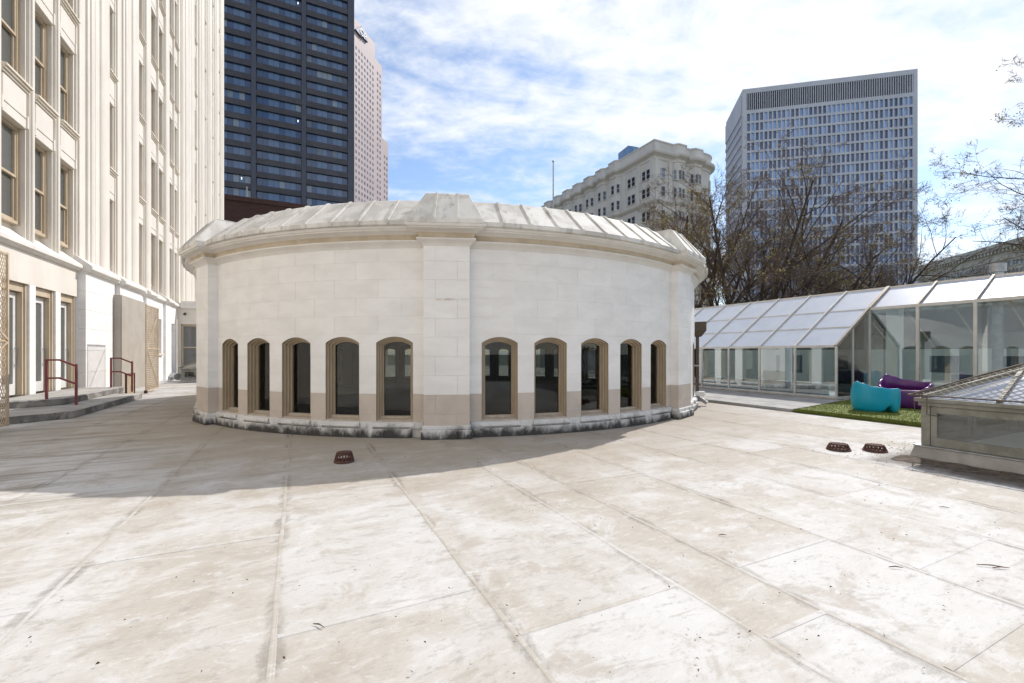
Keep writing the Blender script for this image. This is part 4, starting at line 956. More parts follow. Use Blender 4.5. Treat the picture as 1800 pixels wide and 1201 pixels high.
# ------------------------------------------------------------------ skylights
def skylight(label, a0, b1, wa, lb, k, group):       # west face at a0, far edge at b1, size wa x lb, overall scale k
    s = gthing('skylight', label, 'skylight', a0 + wa / 2, b1 - lb / 2, 0, group)
    a1, b0 = a0 + wa, b1 - lb; zk, ze = .20 * k, .80 * k
    m = MB(); o = .07 * k
    m.hexa([(a0 - o * 1.6, b0 - o * 1.6, .004), (a1 + o * 1.6, b0 - o * 1.6, .004), (a1 + o * 1.6, b1 + o * 1.6, .004), (a0 - o * 1.6, b1 + o * 1.6, .004),
            (a0 - o, b0 - o, zk - .02), (a1 + o, b0 - o, zk - .02), (a1 + o, b1 + o, zk - .02), (a0 - o, b1 + o, zk - .02)])
    put('kerb', m.mesh('kerb', CONC, bevel=.01), s)
    put('kerb_flashing', MB().box(a0 - o * 1.15, a1 + o * 1.15, b0 - o * 1.15, b1 + o * 1.15, zk - .019, zk).mesh('kerb_flashing', GREYM), s)
    n = 2; seg = lb / n; cw = .10 * k
    for face in range(4):
        L = lb if face % 2 == 0 else wa; nn = n; sg = L / nn
        def tr(u, d):                                       # u along the face, d outwards
            return {0: (a0 - d, b1 - u), 1: (a0 + u, b0 - d), 2: (a1 + d, b0 + u), 3: (a1 - u, b1 + d)}[face]
        def fb(u0, u1, z0, z1, d0, d1, nm, mt, bv=.004, par=s):
            (x0, y0), (x1, y1) = tr(u0, d0), tr(u1, d1)
            return put(nm, MB().box(min(x0, x1), max(x0, x1), min(y0, y1), max(y0, y1), z0, z1).mesh(nm, mt, bevel=bv), par)
        for i in range(nn + 1):
            c = min(max(i * sg, cw / 2), L - cw / 2)
            fb(c - cw / 2 + .001 * face, c + cw / 2 - .001 * face, zk + .001, ze, -.06 * k, .012 * k, 'corner_post' if i in (0, nn) else 'mid_post', STEELG)
        for i in range(nn):
            u0, u1 = i * sg + (cw if i == 0 else cw / 2) + .004, (i + 1) * sg - (cw if i == nn - 1 else cw / 2) - .004
            f = .075 * k
            w = fb(u0, u1, zk + .002, zk + .13 * k, -.04 * k, .004 * k, 'window', STEELG)
            off_ = w.matrix_basis
            fb(u0, u1, ze - .10 * k, ze - .002, -.04 * k, .004 * k, 'window_head', STEELG)
            fb(u0, u0 + f, zk + .131 * k, ze - .101 * k, -.04 * k, .003 * k, 'window_jamb', STEELG)
            fb(u1 - f, u1, zk + .131 * k, ze - .101 * k, -.04 * k, .003 * k, 'window_jamb', STEELG)
            fb(u0 + f, u1 - f, zk + .131 * k, ze - .101 * k, -.022 * k, -.016 * k, 'pane', C_GLASS, 0)
        fb(-.03 * k, L + .03 * k, ze + .001, ze + .06 * k, -.05 * k, .035 * k + .001 * face, 'eave_beam', STEELG)
        fb(-.06 * k, L + .06 * k, ze + .062 * k, ze + .115 * k, -.03 * k, .075 * k + .001 * face, 'gutter', STEELG)
    # hipped glass roof, glazing bars and wire guard
    zr = ze + .12 * k; rise = .52; ac = min(wa, lb) / 2; zt = zr + rise * ac
    ap = [(a0 + ac, b0 + ac, zt), (a1 - ac, b1 - ac, zt)]
    cs = [(a0, b1), (a0, b0), (a1, b0), (a1, b1)]
    apx = ((a0 + a1) / 2, (b0 + b1) / 2, zt)
    for i in range(4):
        p, q = cs[i], cs[(i + 1) % 4]; nb = 4
        P0, P1, T = Vector((*p, zr)), Vector((*q, zr)), Vector(apx)
        nrm = (P1 - P0).cross(T - P0).normalized(); nrm = nrm if nrm.z > 0 else -nrm
        put('roof_pane', MB().add([P0, P1, T, P0 - nrm * .006, P1 - nrm * .006, T - nrm * .006], [(0, 1, 2), (5, 4, 3), (0, 3, 4, 1), (1, 4, 5, 2), (2, 5, 3, 0)]).mesh('roof_pane', S_GLASS), s)
        put('hip_bar', MB().bar(P0 + nrm * .01, T + nrm * .01, .05 * k, .05 * k).mesh('hip_bar', STEELG), s)
        e = (P1 - P0); up = (T - (P0 + P1) / 2); L = e.length; H = up.length; eu, uu = e.normalized(), up.normalized()
        for j in range(1, nb):
            x = L * j / nb; hh = H * (1 - abs(2 * x / L - 1))
            put('glazing_bar', MB().bar(P0 + eu * x + nrm * .012, P0 + eu * x + uu * hh + nrm * .012, .045 * k, .04 * k).mesh('glazing_bar', STEELG), s)
        m = MB(); lift = nrm * .10 * k; ov = .10 * k; stp_ = .115 * k; r = .0026 * k
        B0 = P0 - eu * ov - uu * ov + lift; Lg, Hg = L + 2 * ov, H + ov
        for sg2 in (1, -1):
            c = -Hg
            while c < Lg + Hg:
                # strands x = c + sg*t*0.9 for t in 0..Hg, clipped to the triangle
                best = []
                for q2 in range(41):
                    t = Hg * q2 / 40; x = c + sg2 * t * 1.0
                    half = Lg / 2 * (1 - t / Hg)
                    if abs(x - Lg / 2) <= half: best.append((x, t))
                if len(best) > 1:
                    (x0, t0), (x1, t1) = best[0], best[-1]
                    m.bar(B0 + eu * x0 + uu * t0, B0 + eu * x1 + uu * t1, r * 2, r * 2, up=nrm)
                c += stp_
        put('wire_guard', m.mesh('wire_guard', WIRE, fix=False), s, kind='stuff')
        put('guard_rail', MB().tube([B0, B0 + eu * Lg], .011 * k, 6).mesh('guard_rail', WIRE), s)
        put('guard_rail', MB().tube([B0, B0 + (T + lift - B0)], .011 * k, 6).mesh('guard_rail', WIRE), s)
        for x in (.06, .5, .94):
            q3 = B0 + eu * Lg * x
            put('guard_bracket', MB().tube([q3, (q3.x, q3.y, ze - .12 * k), (q3.x + (apx[0] - q3.x) * .06, q3.y + (apx[1] - q3.y) * .06, ze - .14 * k)], .008 * k, 5).mesh('guard_bracket', WIRE), s)
    put('inner_shaft', MB().box(a0 + .25 * k, a1 - .25 * k, b0 + .25 * k, b1 - .25 * k, zk - .01, zk + .01).mesh('inner_shaft', INWALL), s)
    return s
skylight('large grey steel skylight with wire guard cut by the right picture edge', 8.62, 3.38, 3.3, 3.3, 1.0, 'hipped wire-guarded skylights')
skylight('small hipped skylight beside the link wall behind the rotunda', -5.6, 31.6, 2.4, 2.4, .85, 'hipped wire-guarded skylights')
dv = gthing('duct_elbow', 'small grey metal duct elbow lying beside the far small skylight', 'duct', -6.3, 31.6)
put('duct', autosmooth(MB().tube([(-6.6, 31.9, .02), (-6.6, 31.9, .22), (-6.5, 31.75, .3), (-6.25, 31.3, .3), (-6.1, 31.0, .26)], [.15, .15, .16, .17, .17], 12).mesh('duct', GREYM), 40), dv)
put('collar', autosmooth(MB().tube([(-6.12, 31.04, .265), (-6.09, 30.98, .255)], [.2, .2], 12).mesh('collar', GREYM), 40), dv)

# soil washed up against the big skylight, leaves and twigs blown over the roof
m = MB(); n = 40; rows = []
for i in range(n + 1):
    b = 3.55 - 3.4 * i / n; w = .30 + .06 * math.sin(i * .9) + .05 * math.sin(i * 2.3)
    rows.append([(8.40, b, .035 + .01 * math.sin(i)), (8.40 - w * .35, b, .024), (8.40 - w * .7, b, .014), (8.40 - max(w, .05), b, .0045)])
m.loft(rows, closed=False, cap=False)
single('soil_drift', m.mesh('soil_drift', DIRT, smooth=True, fix=False), 'dark damp soil washed up along the big skylight kerb', 'soil', rz=TH, kind='stuff')
m = MB()
def bit(x, y, s, z=.009):
    a = rng.uniform(0, 6.28); c, s_ = math.cos(a), math.sin(a); L, w = s, s * rng.uniform(.2, .55); zz = z + rng.uniform(0, .012)
    p = [(-L, 0, 0), (0, -w, rng.uniform(0, .01)), (L, 0, rng.uniform(0, .008)), (0, w, rng.uniform(0, .01))]
    m.add([(x + c * q[0] - s_ * q[1], y + s_ * q[0] + c * q[1], zz + q[2]) for q in p], [(0, 1, 2, 3)])
for _ in range(260):
    a = 8.38 - abs(rng.gauss(0, .45)); b = rng.uniform(.5, 4.4); v = W(a, b); bit(v.x, v.y, rng.uniform(.006, .022), .02 if a > 7.8 else .009)
for _ in range(90):
    x, y = gpx(rng.gauss(1590, 28), rng.gauss(788, 7)); bit(x, y, rng.uniform(.008, .025))
for _ in range(170):
    x, y = gpx(rng.uniform(40, 1780), rng.uniform(790, 1190)); bit(x, y, rng.uniform(.004, .013))
for _ in range(60):
    x, y = gpx(rng.uniform(900, 1600), rng.uniform(760, 960)); bit(x, y, rng.uniform(.006, .016))
for px, py, L in ((1575, 1000, .045), (1745, 998, .09), (1760, 1001, .06), (560, 1103, .04), (1270, 943, .035), (1660, 894, .035)):
    x, y = gpx(px, py); a = rng.uniform(-.6, .2); m.tube([(x - L, y - L * a, .011), (x, y + .006, .016), (x + L, y + L * a, .012)], [.003, .0045, .002], 4)
single('roof_litter', m.mesh('roof_litter', BITS, fix=False), 'dead leaves and twigs scattered over the roof membrane', 'litter', kind='stuff')

# ------------------------------------------------------------------ city behind
def col_grid_wall(m, x0, x1, z0, z1): m.box(x0, x1, 0, .5, z0, z1)
DKGL = window_mat('sky reflecting curtain glass', (0.022, 0.06, 0.15), (0.075, 0.15, 0.28), 0.55, 0.08, island=True, spec=0.9)  # blue of the reflected sky is put into the pane colour
DKGL2 = window_mat('pale blind behind glass', (0.07, 0.10, 0.14), (0.22, 0.27, 0.33), 0.3, 0.15)
SPAN = mat('dark bronze spandrel', (0.085, 0.078, 0.088), (0.066, 0.06, 0.068), 0.3, 4, 0.5, rand=0.12)
DCOL = mat('slate column cladding', (0.085, 0.092, 0.12), (0.075, 0.08, 0.105), 0.2, 4, 0.45)
LAMPW = mat('white office light', (0.9, 0.9, 0.9)); LAMPW.node_tree.nodes['Principled BSDF'].inputs['Emission Color'].default_value = (1, .97, .9, 1); LAMPW.node_tree.nodes['Principled BSDF'].inputs['Emission Strength'].default_value = 0.8
TB = 150.0
dt = gthing('dark_tower', 'dark curtain-wall office tower rising behind the rotunda on the left', 'skyscraper', -12, TB + 15, -9)
put('core', MB().box(-51.5, 15.6, TB + .55, TB + 36, -9, 134).mesh('core', SPAN), dt)
tcols = [-51.3, -38.0, -24.7, -11.4, 1.9, 15.2]
for a in tcols: put('column', MB().box(a - .62, a + .62, TB - .35, TB + .9, -9, 134).mesh('column', DCOL), dt)
put('corner_column', MB().box(15.3, 16.5, TB - .3, TB + 36, -9, 134).mesh('corner_column', DCOL), dt)
band = MB(); lite = []
for i in range(8):
    x = .75 + i * (11.8 / 8); band.box(x + .03, x + 11.8 / 8 - .03, .0, .06, 0, 2.3)
band = band.mesh('window_band', DKGL); spm = MB().box(.62, 12.68, 0, .7, 0, 1.68).mesh('spandrel', SPAN)
pn = MB().box(.04, 1.435, -.02, 0, .05, 2.25).mesh('blind_pane', DKGL2); lt = MB().box(.5, .72, -.03, 0, 1.1, 1.75).mesh('office_light', LAMPW)
for k in range(-24, 11):
    zt = 89.35 + k * 4.0
    for c in range(5):
        a = tcols[c]
        if c < 2 and k > 8: continue
        if zt < 30: continue
        if c >= 1:
            w = put('window_band', band, dt, (a, TB + .42, zt - 2.3))
            put('spandrel', spm, dt, (a, TB - .15, zt + .02))
            if c >= 2:
                for i in range(8):
                    r = rng.random()
                    if r < (.30 if (c == 4 and k in (4, 2, 0, -4, -6)) else .05): put('blind_pane', pn, w, (.75 + i * 1.475, 0, 0), sub=True)
                    elif r > .992: put('office_light', lt, w, (.75 + i * 1.475, 0, 0), sub=True)
for i in range(1): pass
# brown brick block in front of it
BRICKB = mat('brown brick', (0.085, 0.045, 0.035), (0.06, 0.032, 0.026), 1.2, 7, 0.85, stretch=(1, 1, 6))
bb = gthing('brick_block', 'dark brown brick block below the dark tower', 'building', -10, 80, -9)
put('wall', MB().box(-24, 6, 75, 90, -9, 23.6).mesh('wall', BRICKB), bb); put('coping', MB().box(-24.2, 6.2, 74.8, 90.2, 23.6, 24.3).mesh('coping', BRICKB), bb)
put('vent_pipe', MB().tube([(-11.2, 76, 24.3), (-11.2, 76, 27.2), (-10.9, 76, 27.4), (-10.6, 76, 27.2)], .16, 6).mesh('vent_pipe', GREYM), bb)
put('roof_bracket', MB().box(-7.9, -5.4, 75.4, 75.6, 24.3, 24.5).box(-6.7, -6.5, 75.4, 75.6, 24.5, 26.0).mesh('roof_bracket', GREYM), bb)

# pink granite tower with sign
PKROT = -R_(13.5) ; pk0 = Vector((-97.0, 270.0, 0))
PINKG = mat('pink granite', (0.48, 0.39, 0.385), (0.44, 0.355, 0.355), 0.05, 3, 0.6)
PKW = mat('pink tower window', (0.13, 0.14, 0.17), (0.17, 0.18, 0.21), 0.1, 3, 0.2, rand=.3, island=True)
pk = thing('granite_tower', 'pale pink stepped skyscraper with a dark blue sign near its top', 'skyscraper', (pk0.x, pk0.y, -9), PKROT)
# local y runs along the receding face; the face looks along +x
put('main_shaft', MB().box(-40, 0, -30, 25.5, 0, 216).mesh('main_shaft', PINKG), pk)
put('upper_step', MB().box(-38, -.3, 25.5, 35, 0, 207).mesh('upper_step', PINKG), pk); put('lower_step', MB().box(-36, -.6, 35, 43.8, 0, 158.5).mesh('lower_step', PINKG), pk)
m = MB()
for i in range(23):
    y = -29 + i * 3.2
    top = 200 if y < 23.5 else (199 if y < 33 else 150); x = 0 if y < 23.5 else (.3 if y < 33 else .6)
    if abs(y - 24.9) < .9 or abs(y - 34.3) < .8: continue
    z = 30.0
    while z < top: m.box(-x - .02, -x + .06, y, y + 1.55, z, z + 1.9); z += 4.0
put('windows', m.mesh('windows', PKW), pk, kind='stuff')
def on_pk(px, py):
    d = Vector(((px - CXP) / FPX, 1.0)); u = Vector((math.sin(R_(13.5)), math.cos(R_(13.5))))
    # solve pk0 + q*u = t*d
    det = u.x * (-d.y) - u.y * (-d.x); bx, by = -pk0.x, -pk0.y
    q = (bx * (-d.y) - by * (-d.x)) / det; t = (u.x * by - u.y * bx) / det
    return q, EYE + (HOR - py) / FPX * t + 9
NAVY = mat('navy sign face', (0.035, 0.06, 0.15), rough=0.4); SGNW = mat('white sign letters', (0.8, 0.82, 0.85), rough=0.5)
sp = [on_pk(*p) for p in ((622, 52), (633, 66), (634, 64.5), (644.3, 75.5), (635, 46.5))]
sg = thing('tower_sign', 'dark blue diamond sign with white letters GP on the pink tower', 'sign', (0, 0, 0), 0)
sg.location = pk0 + Matrix.Rotation(PKROT, 3, 'Z') @ Vector((0, sp[0][0], 0)) + Vector((0, 0, sp[1][1] - 9)); sg.rotation_euler = (0, 0, PKROT)
m = MB(); n = len(sp); zb = sp[1][1]; yb = sp[0][0]
m.add([(1.3, y - yb, z - zb) for y, z in sp] + [(.1, y - yb, z - zb) for y, z in sp], [list(range(n)), [n + i for i in range(n)][::-1]] + [(i, (i + 1) % n, n + (i + 1) % n, n + i) for i in range(n)])
put('sign_box', m.mesh('sign_box', NAVY), sg, sub=True)
cu = bpy.data.curves.new('sign_text', 'FONT'); cu.body = 'GP'; cu.size = 5.6; cu.extrude = .15; cu.align_x = 'CENTER'; cu.align_y = 'CENTER'
to = bpy.data.objects.new('letters', cu); COL.objects.link(to); bpy.context.view_layer.update()
tm = bpy.data.meshes.new_from_object(to.evaluated_get(bpy.context.evaluated_depsgraph_get())); bpy.data.objects.remove(to)
tm.materials.clear(); tm.materials.append(SGNW)
cy_ = sum(p[0] for p in sp) / n - yb; cz_ = sum(p[1] for p in sp) / n - zb
put('letters', tm, sg, (1.45, cy_ + .6, cz_ + .3), sub=True, rot=(R_(90), 0, R_(90)))

# ornate pale stone block (flat-iron corner towards us)
STONE = mat('pale ornate stone', (0.70, 0.66, 0.60), (0.62, 0.58, 0.53), 0.35, 7, 0.75, c3=(0.46, 0.43, 0.39), s3=.5, lo3=.55, hi3=.8, stretch=(1, 1, .5))
FARGL = window_mat('far dark window', (0.025, 0.035, 0.05), (0.25, 0.33, 0.42), 0.75, 0.06)
CA, CB = 66.7, 69.9
cd = gthing('ornate_block', 'ornate pale stone office block with bay windows and heavy cornice behind the trees', 'building', CA + 8, CB + 12, -9)
lbays = [82.3, 87.3, 92.3, 97.3, 102.3, 107.3, 112.3]; rbays = [73.4, 78.3]
line = [(CA, 118.0)]
for c in lbays[::-1]: line += [(CA, c + 1.75), (CA - .85, c + .95), (CA - .85, c - .95), (CA, c - 1.75)]
line += [(CA, CB)]
for c in rbays: line += [(c - 1.75, CB), (c - .95, CB - .85), (c + .95, CB - .85), (c + 1.75, CB)]
line += [(81.5, CB)] + [(81.5 + 4.0 * math.sin(t), CB + 4.0 - 4.0 * math.cos(t)) for t in (R_(q) for q in (18, 36, 54, 72, 90))] + [(85.5, 100.0)]
put('wall', MB().prism([(x, y) for x, y in line] + [(85.5, 118.0)], -9, 45.4).mesh('wall', STONE), cd)
def offset_line(L, o):
    out = []
    for i, p in enumerate(L):
        a, c = L[max(i - 1, 0)], L[min(i + 1, len(L) - 1)]
        n1 = Vector((p[1] - a[1], -(p[0] - a[0]))) if i else None; n2 = Vector((c[1] - p[1], -(c[0] - p[0]))) if i < len(L) - 1 else None
        n1 = n1.normalized() if n1 and n1.length > 0 else None; n2 = n2.normalized() if n2 and n2.length > 0 else None
        nn = (n1 + n2) if (n1 and n2) else (n1 or n2); nn = nn.normalized(); k = 1 / max(.5, nn.dot(n1)) if n1 else 1
        out.append((p[0] + nn.x * o * k, p[1] + nn.y * o * k))
    return out
def sweep_line(L, prof, name, mtl, parent):
    offs = [offset_line(L, o) for o, z in prof]
    m = MB()
    rings = [[(offs[j][i][0], offs[j][i][1], prof[j][1]) for j in range(len(prof))] for i in range(len(L))]
    m.loft(rings, closed=False, cap=False); put(name, m.mesh(name, mtl), parent)
sweep_line(line, [(-.1, 41.9), (.15, 42.0), (.2, 42.5), (.5, 42.7), (1.0, 42.95), (1.15, 43.3), (1.15, 43.55), (.35, 43.62), (.35, 45.45), (.5, 45.5), (.5, 45.75), (-.3, 45.75)], 'cornice', STONE, cd)
sweep_line(line, [(-.1, 32.7), (.2, 32.8), (.7, 33.2), (.8, 33.6), (.05, 33.8)], 'belt_cornice', STONE, cd)
wf = MB(); wf.box(-.62, -.5, -.12, .02, 0, 2.1).box(.5, .62, -.12, .02, 0, 2.1).box(-.5, .5, -.12, .02, 1.98, 2.1).box(-.7, .7, -.22, .02, -.16, 0).box(-.5, .5, -.06, .0, 1.0, 1.07)
wfm = wf.mesh('window', STONE); wpm = MB().box(-.5, .5, -.03, .005, 0, 2.0).mesh('pane', FARGL)
def far_win(parent, a, b, z, rz, sc=(1, 1, 1)):
    w = put('window', wfm, parent, (a, b, z), rz); w.scale = sc; p = put('pane', wpm, w, sub=True)
rows = [38.3, 34.5, 29.6, 25.7]
for zi, z in enumerate(rows):
    for c in (72.3, 76.9):
        for d in (-.68, .68): far_win(cd, CA - .02, c + d, z, -R_(90))
    for c in lbays:
        if zi > 2: continue
        far_win(cd, CA - .87, c + .0, z, -R_(90), (.95, 1, 1)); ang = math.atan2(.85, .8)
        far_win(cd, CA - .45, c - 1.36, z, -R_(90) + ang, (.62, 1, 1)); far_win(cd, CA - .45, c + 1.36, z, -R_(90) - ang, (.62, 1, 1))
    far_win(cd, 69.0, CB - .02, z, 0)
    for c in rbays:
        far_win(cd, c - .47, CB - .87, z, 0, (.62, 1, 1)); far_win(cd, c + .47, CB - .87, z, 0, (.62, 1, 1))
        far_win(cd, c - 1.36, CB - .45, z, -ang, (.5, 1, 1)); far_win(cd, c + 1.36, CB - .45, z, ang, (.5, 1, 1))
    for q in (30, 62): far_win(cd, 81.5 + 4.02 * math.sin(R_(q)), CB + 4.0 - 4.02 * math.cos(R_(q)), z, R_(q), (.9, 1, 1))
for c in (70.5, 74.6, 79.2): put('pilaster', MB().box(CA - .28, CA + .1, c - .55, c + .55, 33.8, 42.0).mesh('pilaster', STONE, bevel=.05), cd)
for a in (67.3, 71.0): put('pilaster', MB().box(a - .5, a + .5, CB - .28, CB + .1, 33.8, 42.0).mesh('pilaster', STONE, bevel=.05), cd)
put('penthouse', MB().box(70, 80, 92, 106, 45.4, 48.0).mesh('penthouse', STONE), cd)
# blue glass tower top far behind it
bt = Vector(at_px(1117, 240))
bl = thing('blue_tower', 'small blue glass tower top peeping over the ornate block', 'skyscraper', (bt.x, bt.y, -9), R_(18))
BLG = mat('blue mirror glass', (0.10, 0.22, 0.42), (0.13, 0.27, 0.48), .2, 3, 0.15, spec=.6)
zt = EYE + (HOR - 258) / FPX * 240 + 9
put('shaft', MB().box(-4.5, 4.6, 0, 10, 0, zt - 2.2).mesh('shaft', BLG), bl)
put('curved_top', MB().prism([(-4.5, 0), (0, -.01), (2.6, .3), (4.4, 1.2), (4.6, 3), (4.6, 10), (-4.5, 10)], zt - 2.2, zt).mesh('curved_top', BLG), bl)
put('edge_panel', MB().box(-1.0, -.4, -.06, .02, 0, zt - .1).mesh('edge_panel', GREYM), bl)

# grey concrete grid tower
GT = Vector((149.0, 163.0)); gd = Vector((-.976, .2175)); GROT = math.atan2(-gd.y, -gd.x)      # local +x runs to the right along the front
gl0 = Vector((91.4, 175.8))
GCON = mat('grey precast concrete', (0.60, 0.60, 0.635), (0.54, 0.54, 0.575), .15, 6, .8, c3=(.66, .66, .69), s3=.6, lo3=.55, hi3=.8)
GWIN = window_mat('grid tower glass', (0.045, 0.095, 0.22), (0.27, 0.46, 0.80), 0.5, 0.06)
GWIN2 = window_mat('grid tower glass far', (0.045, 0.095, 0.22), (0.27, 0.46, 0.80), 0.55, 0.06, island=True)
GDRK = mat('dark louvre recess', (0.03, 0.032, 0.042))
gt = thing('grid_tower', 'grey concrete office tower with a grid of blue windows on the right', 'skyscraper', (gl0.x, gl0.y, -9), GROT)
GW, GD, Z9 = 59.0, 26.0, 9.0
put('core', MB().box(.7, GW - .7, .72, GD, 0, 114.5).mesh('core', GDRK), gt)
put('roof_band', MB().box(0, GW, 0, GD, 113.3, 115.1).mesh('roof_band', GCON), gt)
put('louvre_band', MB().box(1.35, GW - 1.3, .5, .72, 106.6, 113.3).mesh('louvre_band', GDRK), gt)
for a0, a1 in ((0, 1.35), (GW - 1.3, GW)): put('corner_pier', MB().box(a0, a1, 0, GD if a0 == 0 else 1.4, 0, 113.3).mesh('corner_pier', GCON), gt)
fin = MB().box(-.125, .125, -.02, .5, 106.6, 113.3).mesh('louvre_fin', GCON)
for i in range(75): put('louvre_fin', fin, gt, (1.6 + i * (GW - 3.2) / 74, .03, 0))
NC, FH = 36, 3.86; cw = (GW - 2.65) / NC
bandm = MB().box(1.35, GW - 1.3, 0.0, .75, 0, .86).mesh('floor_band', GCON)
finm = MB().box(-.30, .30, .03, .75, 0, FH - .86).mesh('fin', GCON)
pw = MB().box(-.55, .55, .50, .53, 0, FH - .86).mesh('window', GWIN)
allf = MB(); allp = MB()
put('floor_band', MB().box(1.35, GW - 1.3, 0, .75, 105.2, 106.6).mesh('floor_band', GCON), gt)
for r in range(27):
    zt = 105.2 - r * FH; z0 = zt - (FH - .86)
    if r: put('floor_band', bandm, gt, (0, 0, zt))
    for c in range(NC + 1):
        x = 1.35 + c * cw
        allf.box(x - .26 if c else x, x + .26 if c < NC else x, .03, .75, z0, zt)
        if c < NC:
            if r < 8: put('window', pw, gt, (x + cw / 2, 0, z0))
            else: allp.box(x + .27, x + cw - .27, .50, .53, z0, zt)
put('fins', allf.mesh('fins', GCON), gt, kind='stuff'); put('lower_windows', allp.mesh('lower_windows', GWIN2), gt, kind='stuff')
# left flank: ribbed bands
for r in range(27):
    z0 = 105.2 - r * FH - (FH - .86); put('side_band', MB().box(-.35, .02, 1.4, GD, z0 + FH - .86, z0 + FH + .6).mesh('side_band', GCON), gt)
put('side_wall', MB().box(-.05, .7, 1.4, GD, 0, 113.3).mesh('side_wall', mat('shaded side panel', (.42, .43, .47), (.36, .37, .41), .3, 4, .6)), gt)
put('side_top', MB().box(-.3, .02, 1.4, GD, 106.6, 113.3).mesh('side_top', GCON), gt)

# beige building with bracketed cornice at the far right
BEI = mat('beige limestone', (0.62, 0.57, 0.48), (0.55, 0.51, 0.44), .2, 6, .8, c3=(.34, .29, .22), s3=.5, lo3=.58, hi3=.8)
b0 = Vector((224.0, 200.0)); 
be = thing('beige_block', 'beige stone block with bracketed cornice at the far right behind the branches', 'building', (b0.x, b0.y, -9), -R_(12.6))
put('wall', MB().box(0, 30, -70, 62, 0, 57.5).mesh('wall', BEI), be)
put('cornice', MB().box(-2.0, 30, -70.5, 62.5, 58.2, 59.4).box(-1.6, 30, -70.3, 62.3, 59.4, 61.0).box(-.6, 30, -70, 62, 57.4, 58.2).mesh('cornice', BEI), be)
brk = MB().box(-1.7, .0, -.35, .35, 56.6, 58.2).mesh('bracket', BEI)
for i in range(66): put('bracket', brk, be, (0, -69 + i * 2.0, 0))
put('belt', MB().box(-.5, 1, -70.2, 62.2, 53.2, 54.0).mesh('belt', BEI), be)
bw = MB().box(-.04, .05, -.6, .6, 0, 2.3).mesh('window', FARGL); bs = MB().box(-.25, .05, -.9, .9, -.3, 0).mesh('sill', BEI)
for r in range(4):
    for i in range(32):
        y = -68 + i * 4.05
        for d in (-.85, .85): put('window', bw, be, (0, y + d, 50 - r * 4.1))
    put('sill_band', MB().box(-.3, .1, -70, 62, 49.6 - r * 4.1, 49.9 - r * 4.1).mesh('sill_band', BEI), be)
put('penthouse', MB().box(6, 20, -34, -4, 61, 66).mesh('penthouse', mat('dark slate penthouse', (.08, .08, .09), rough=.7)), be)

# flagpole behind the rotunda
fp = at_px(972.5, 31.0)
pole = thing('flagpole', 'thin bare flagpole with ball finial behind the rotunda cap', 'flagpole', (fp.x, fp.y, -9))
ztop = EYE + (HOR - 286) / FPX * 31 + 9
put('pole', autosmooth(MB().tube([(0, 0, 0), (0, 0, ztop * .6), (0, 0, ztop)], [.09, .07, .04], 8).mesh('pole', GREYM)), pole)
put('finial', autosmooth(MB().loft([[(r * math.cos(k * .7854), r * math.sin(k * .7854), ztop + z) for k in range(8)] for r, z in ((.02, 0), (.07, .03), (.085, .09), (.07, .15), (.01, .18))]).mesh('finial', GREYM), 60), pole)

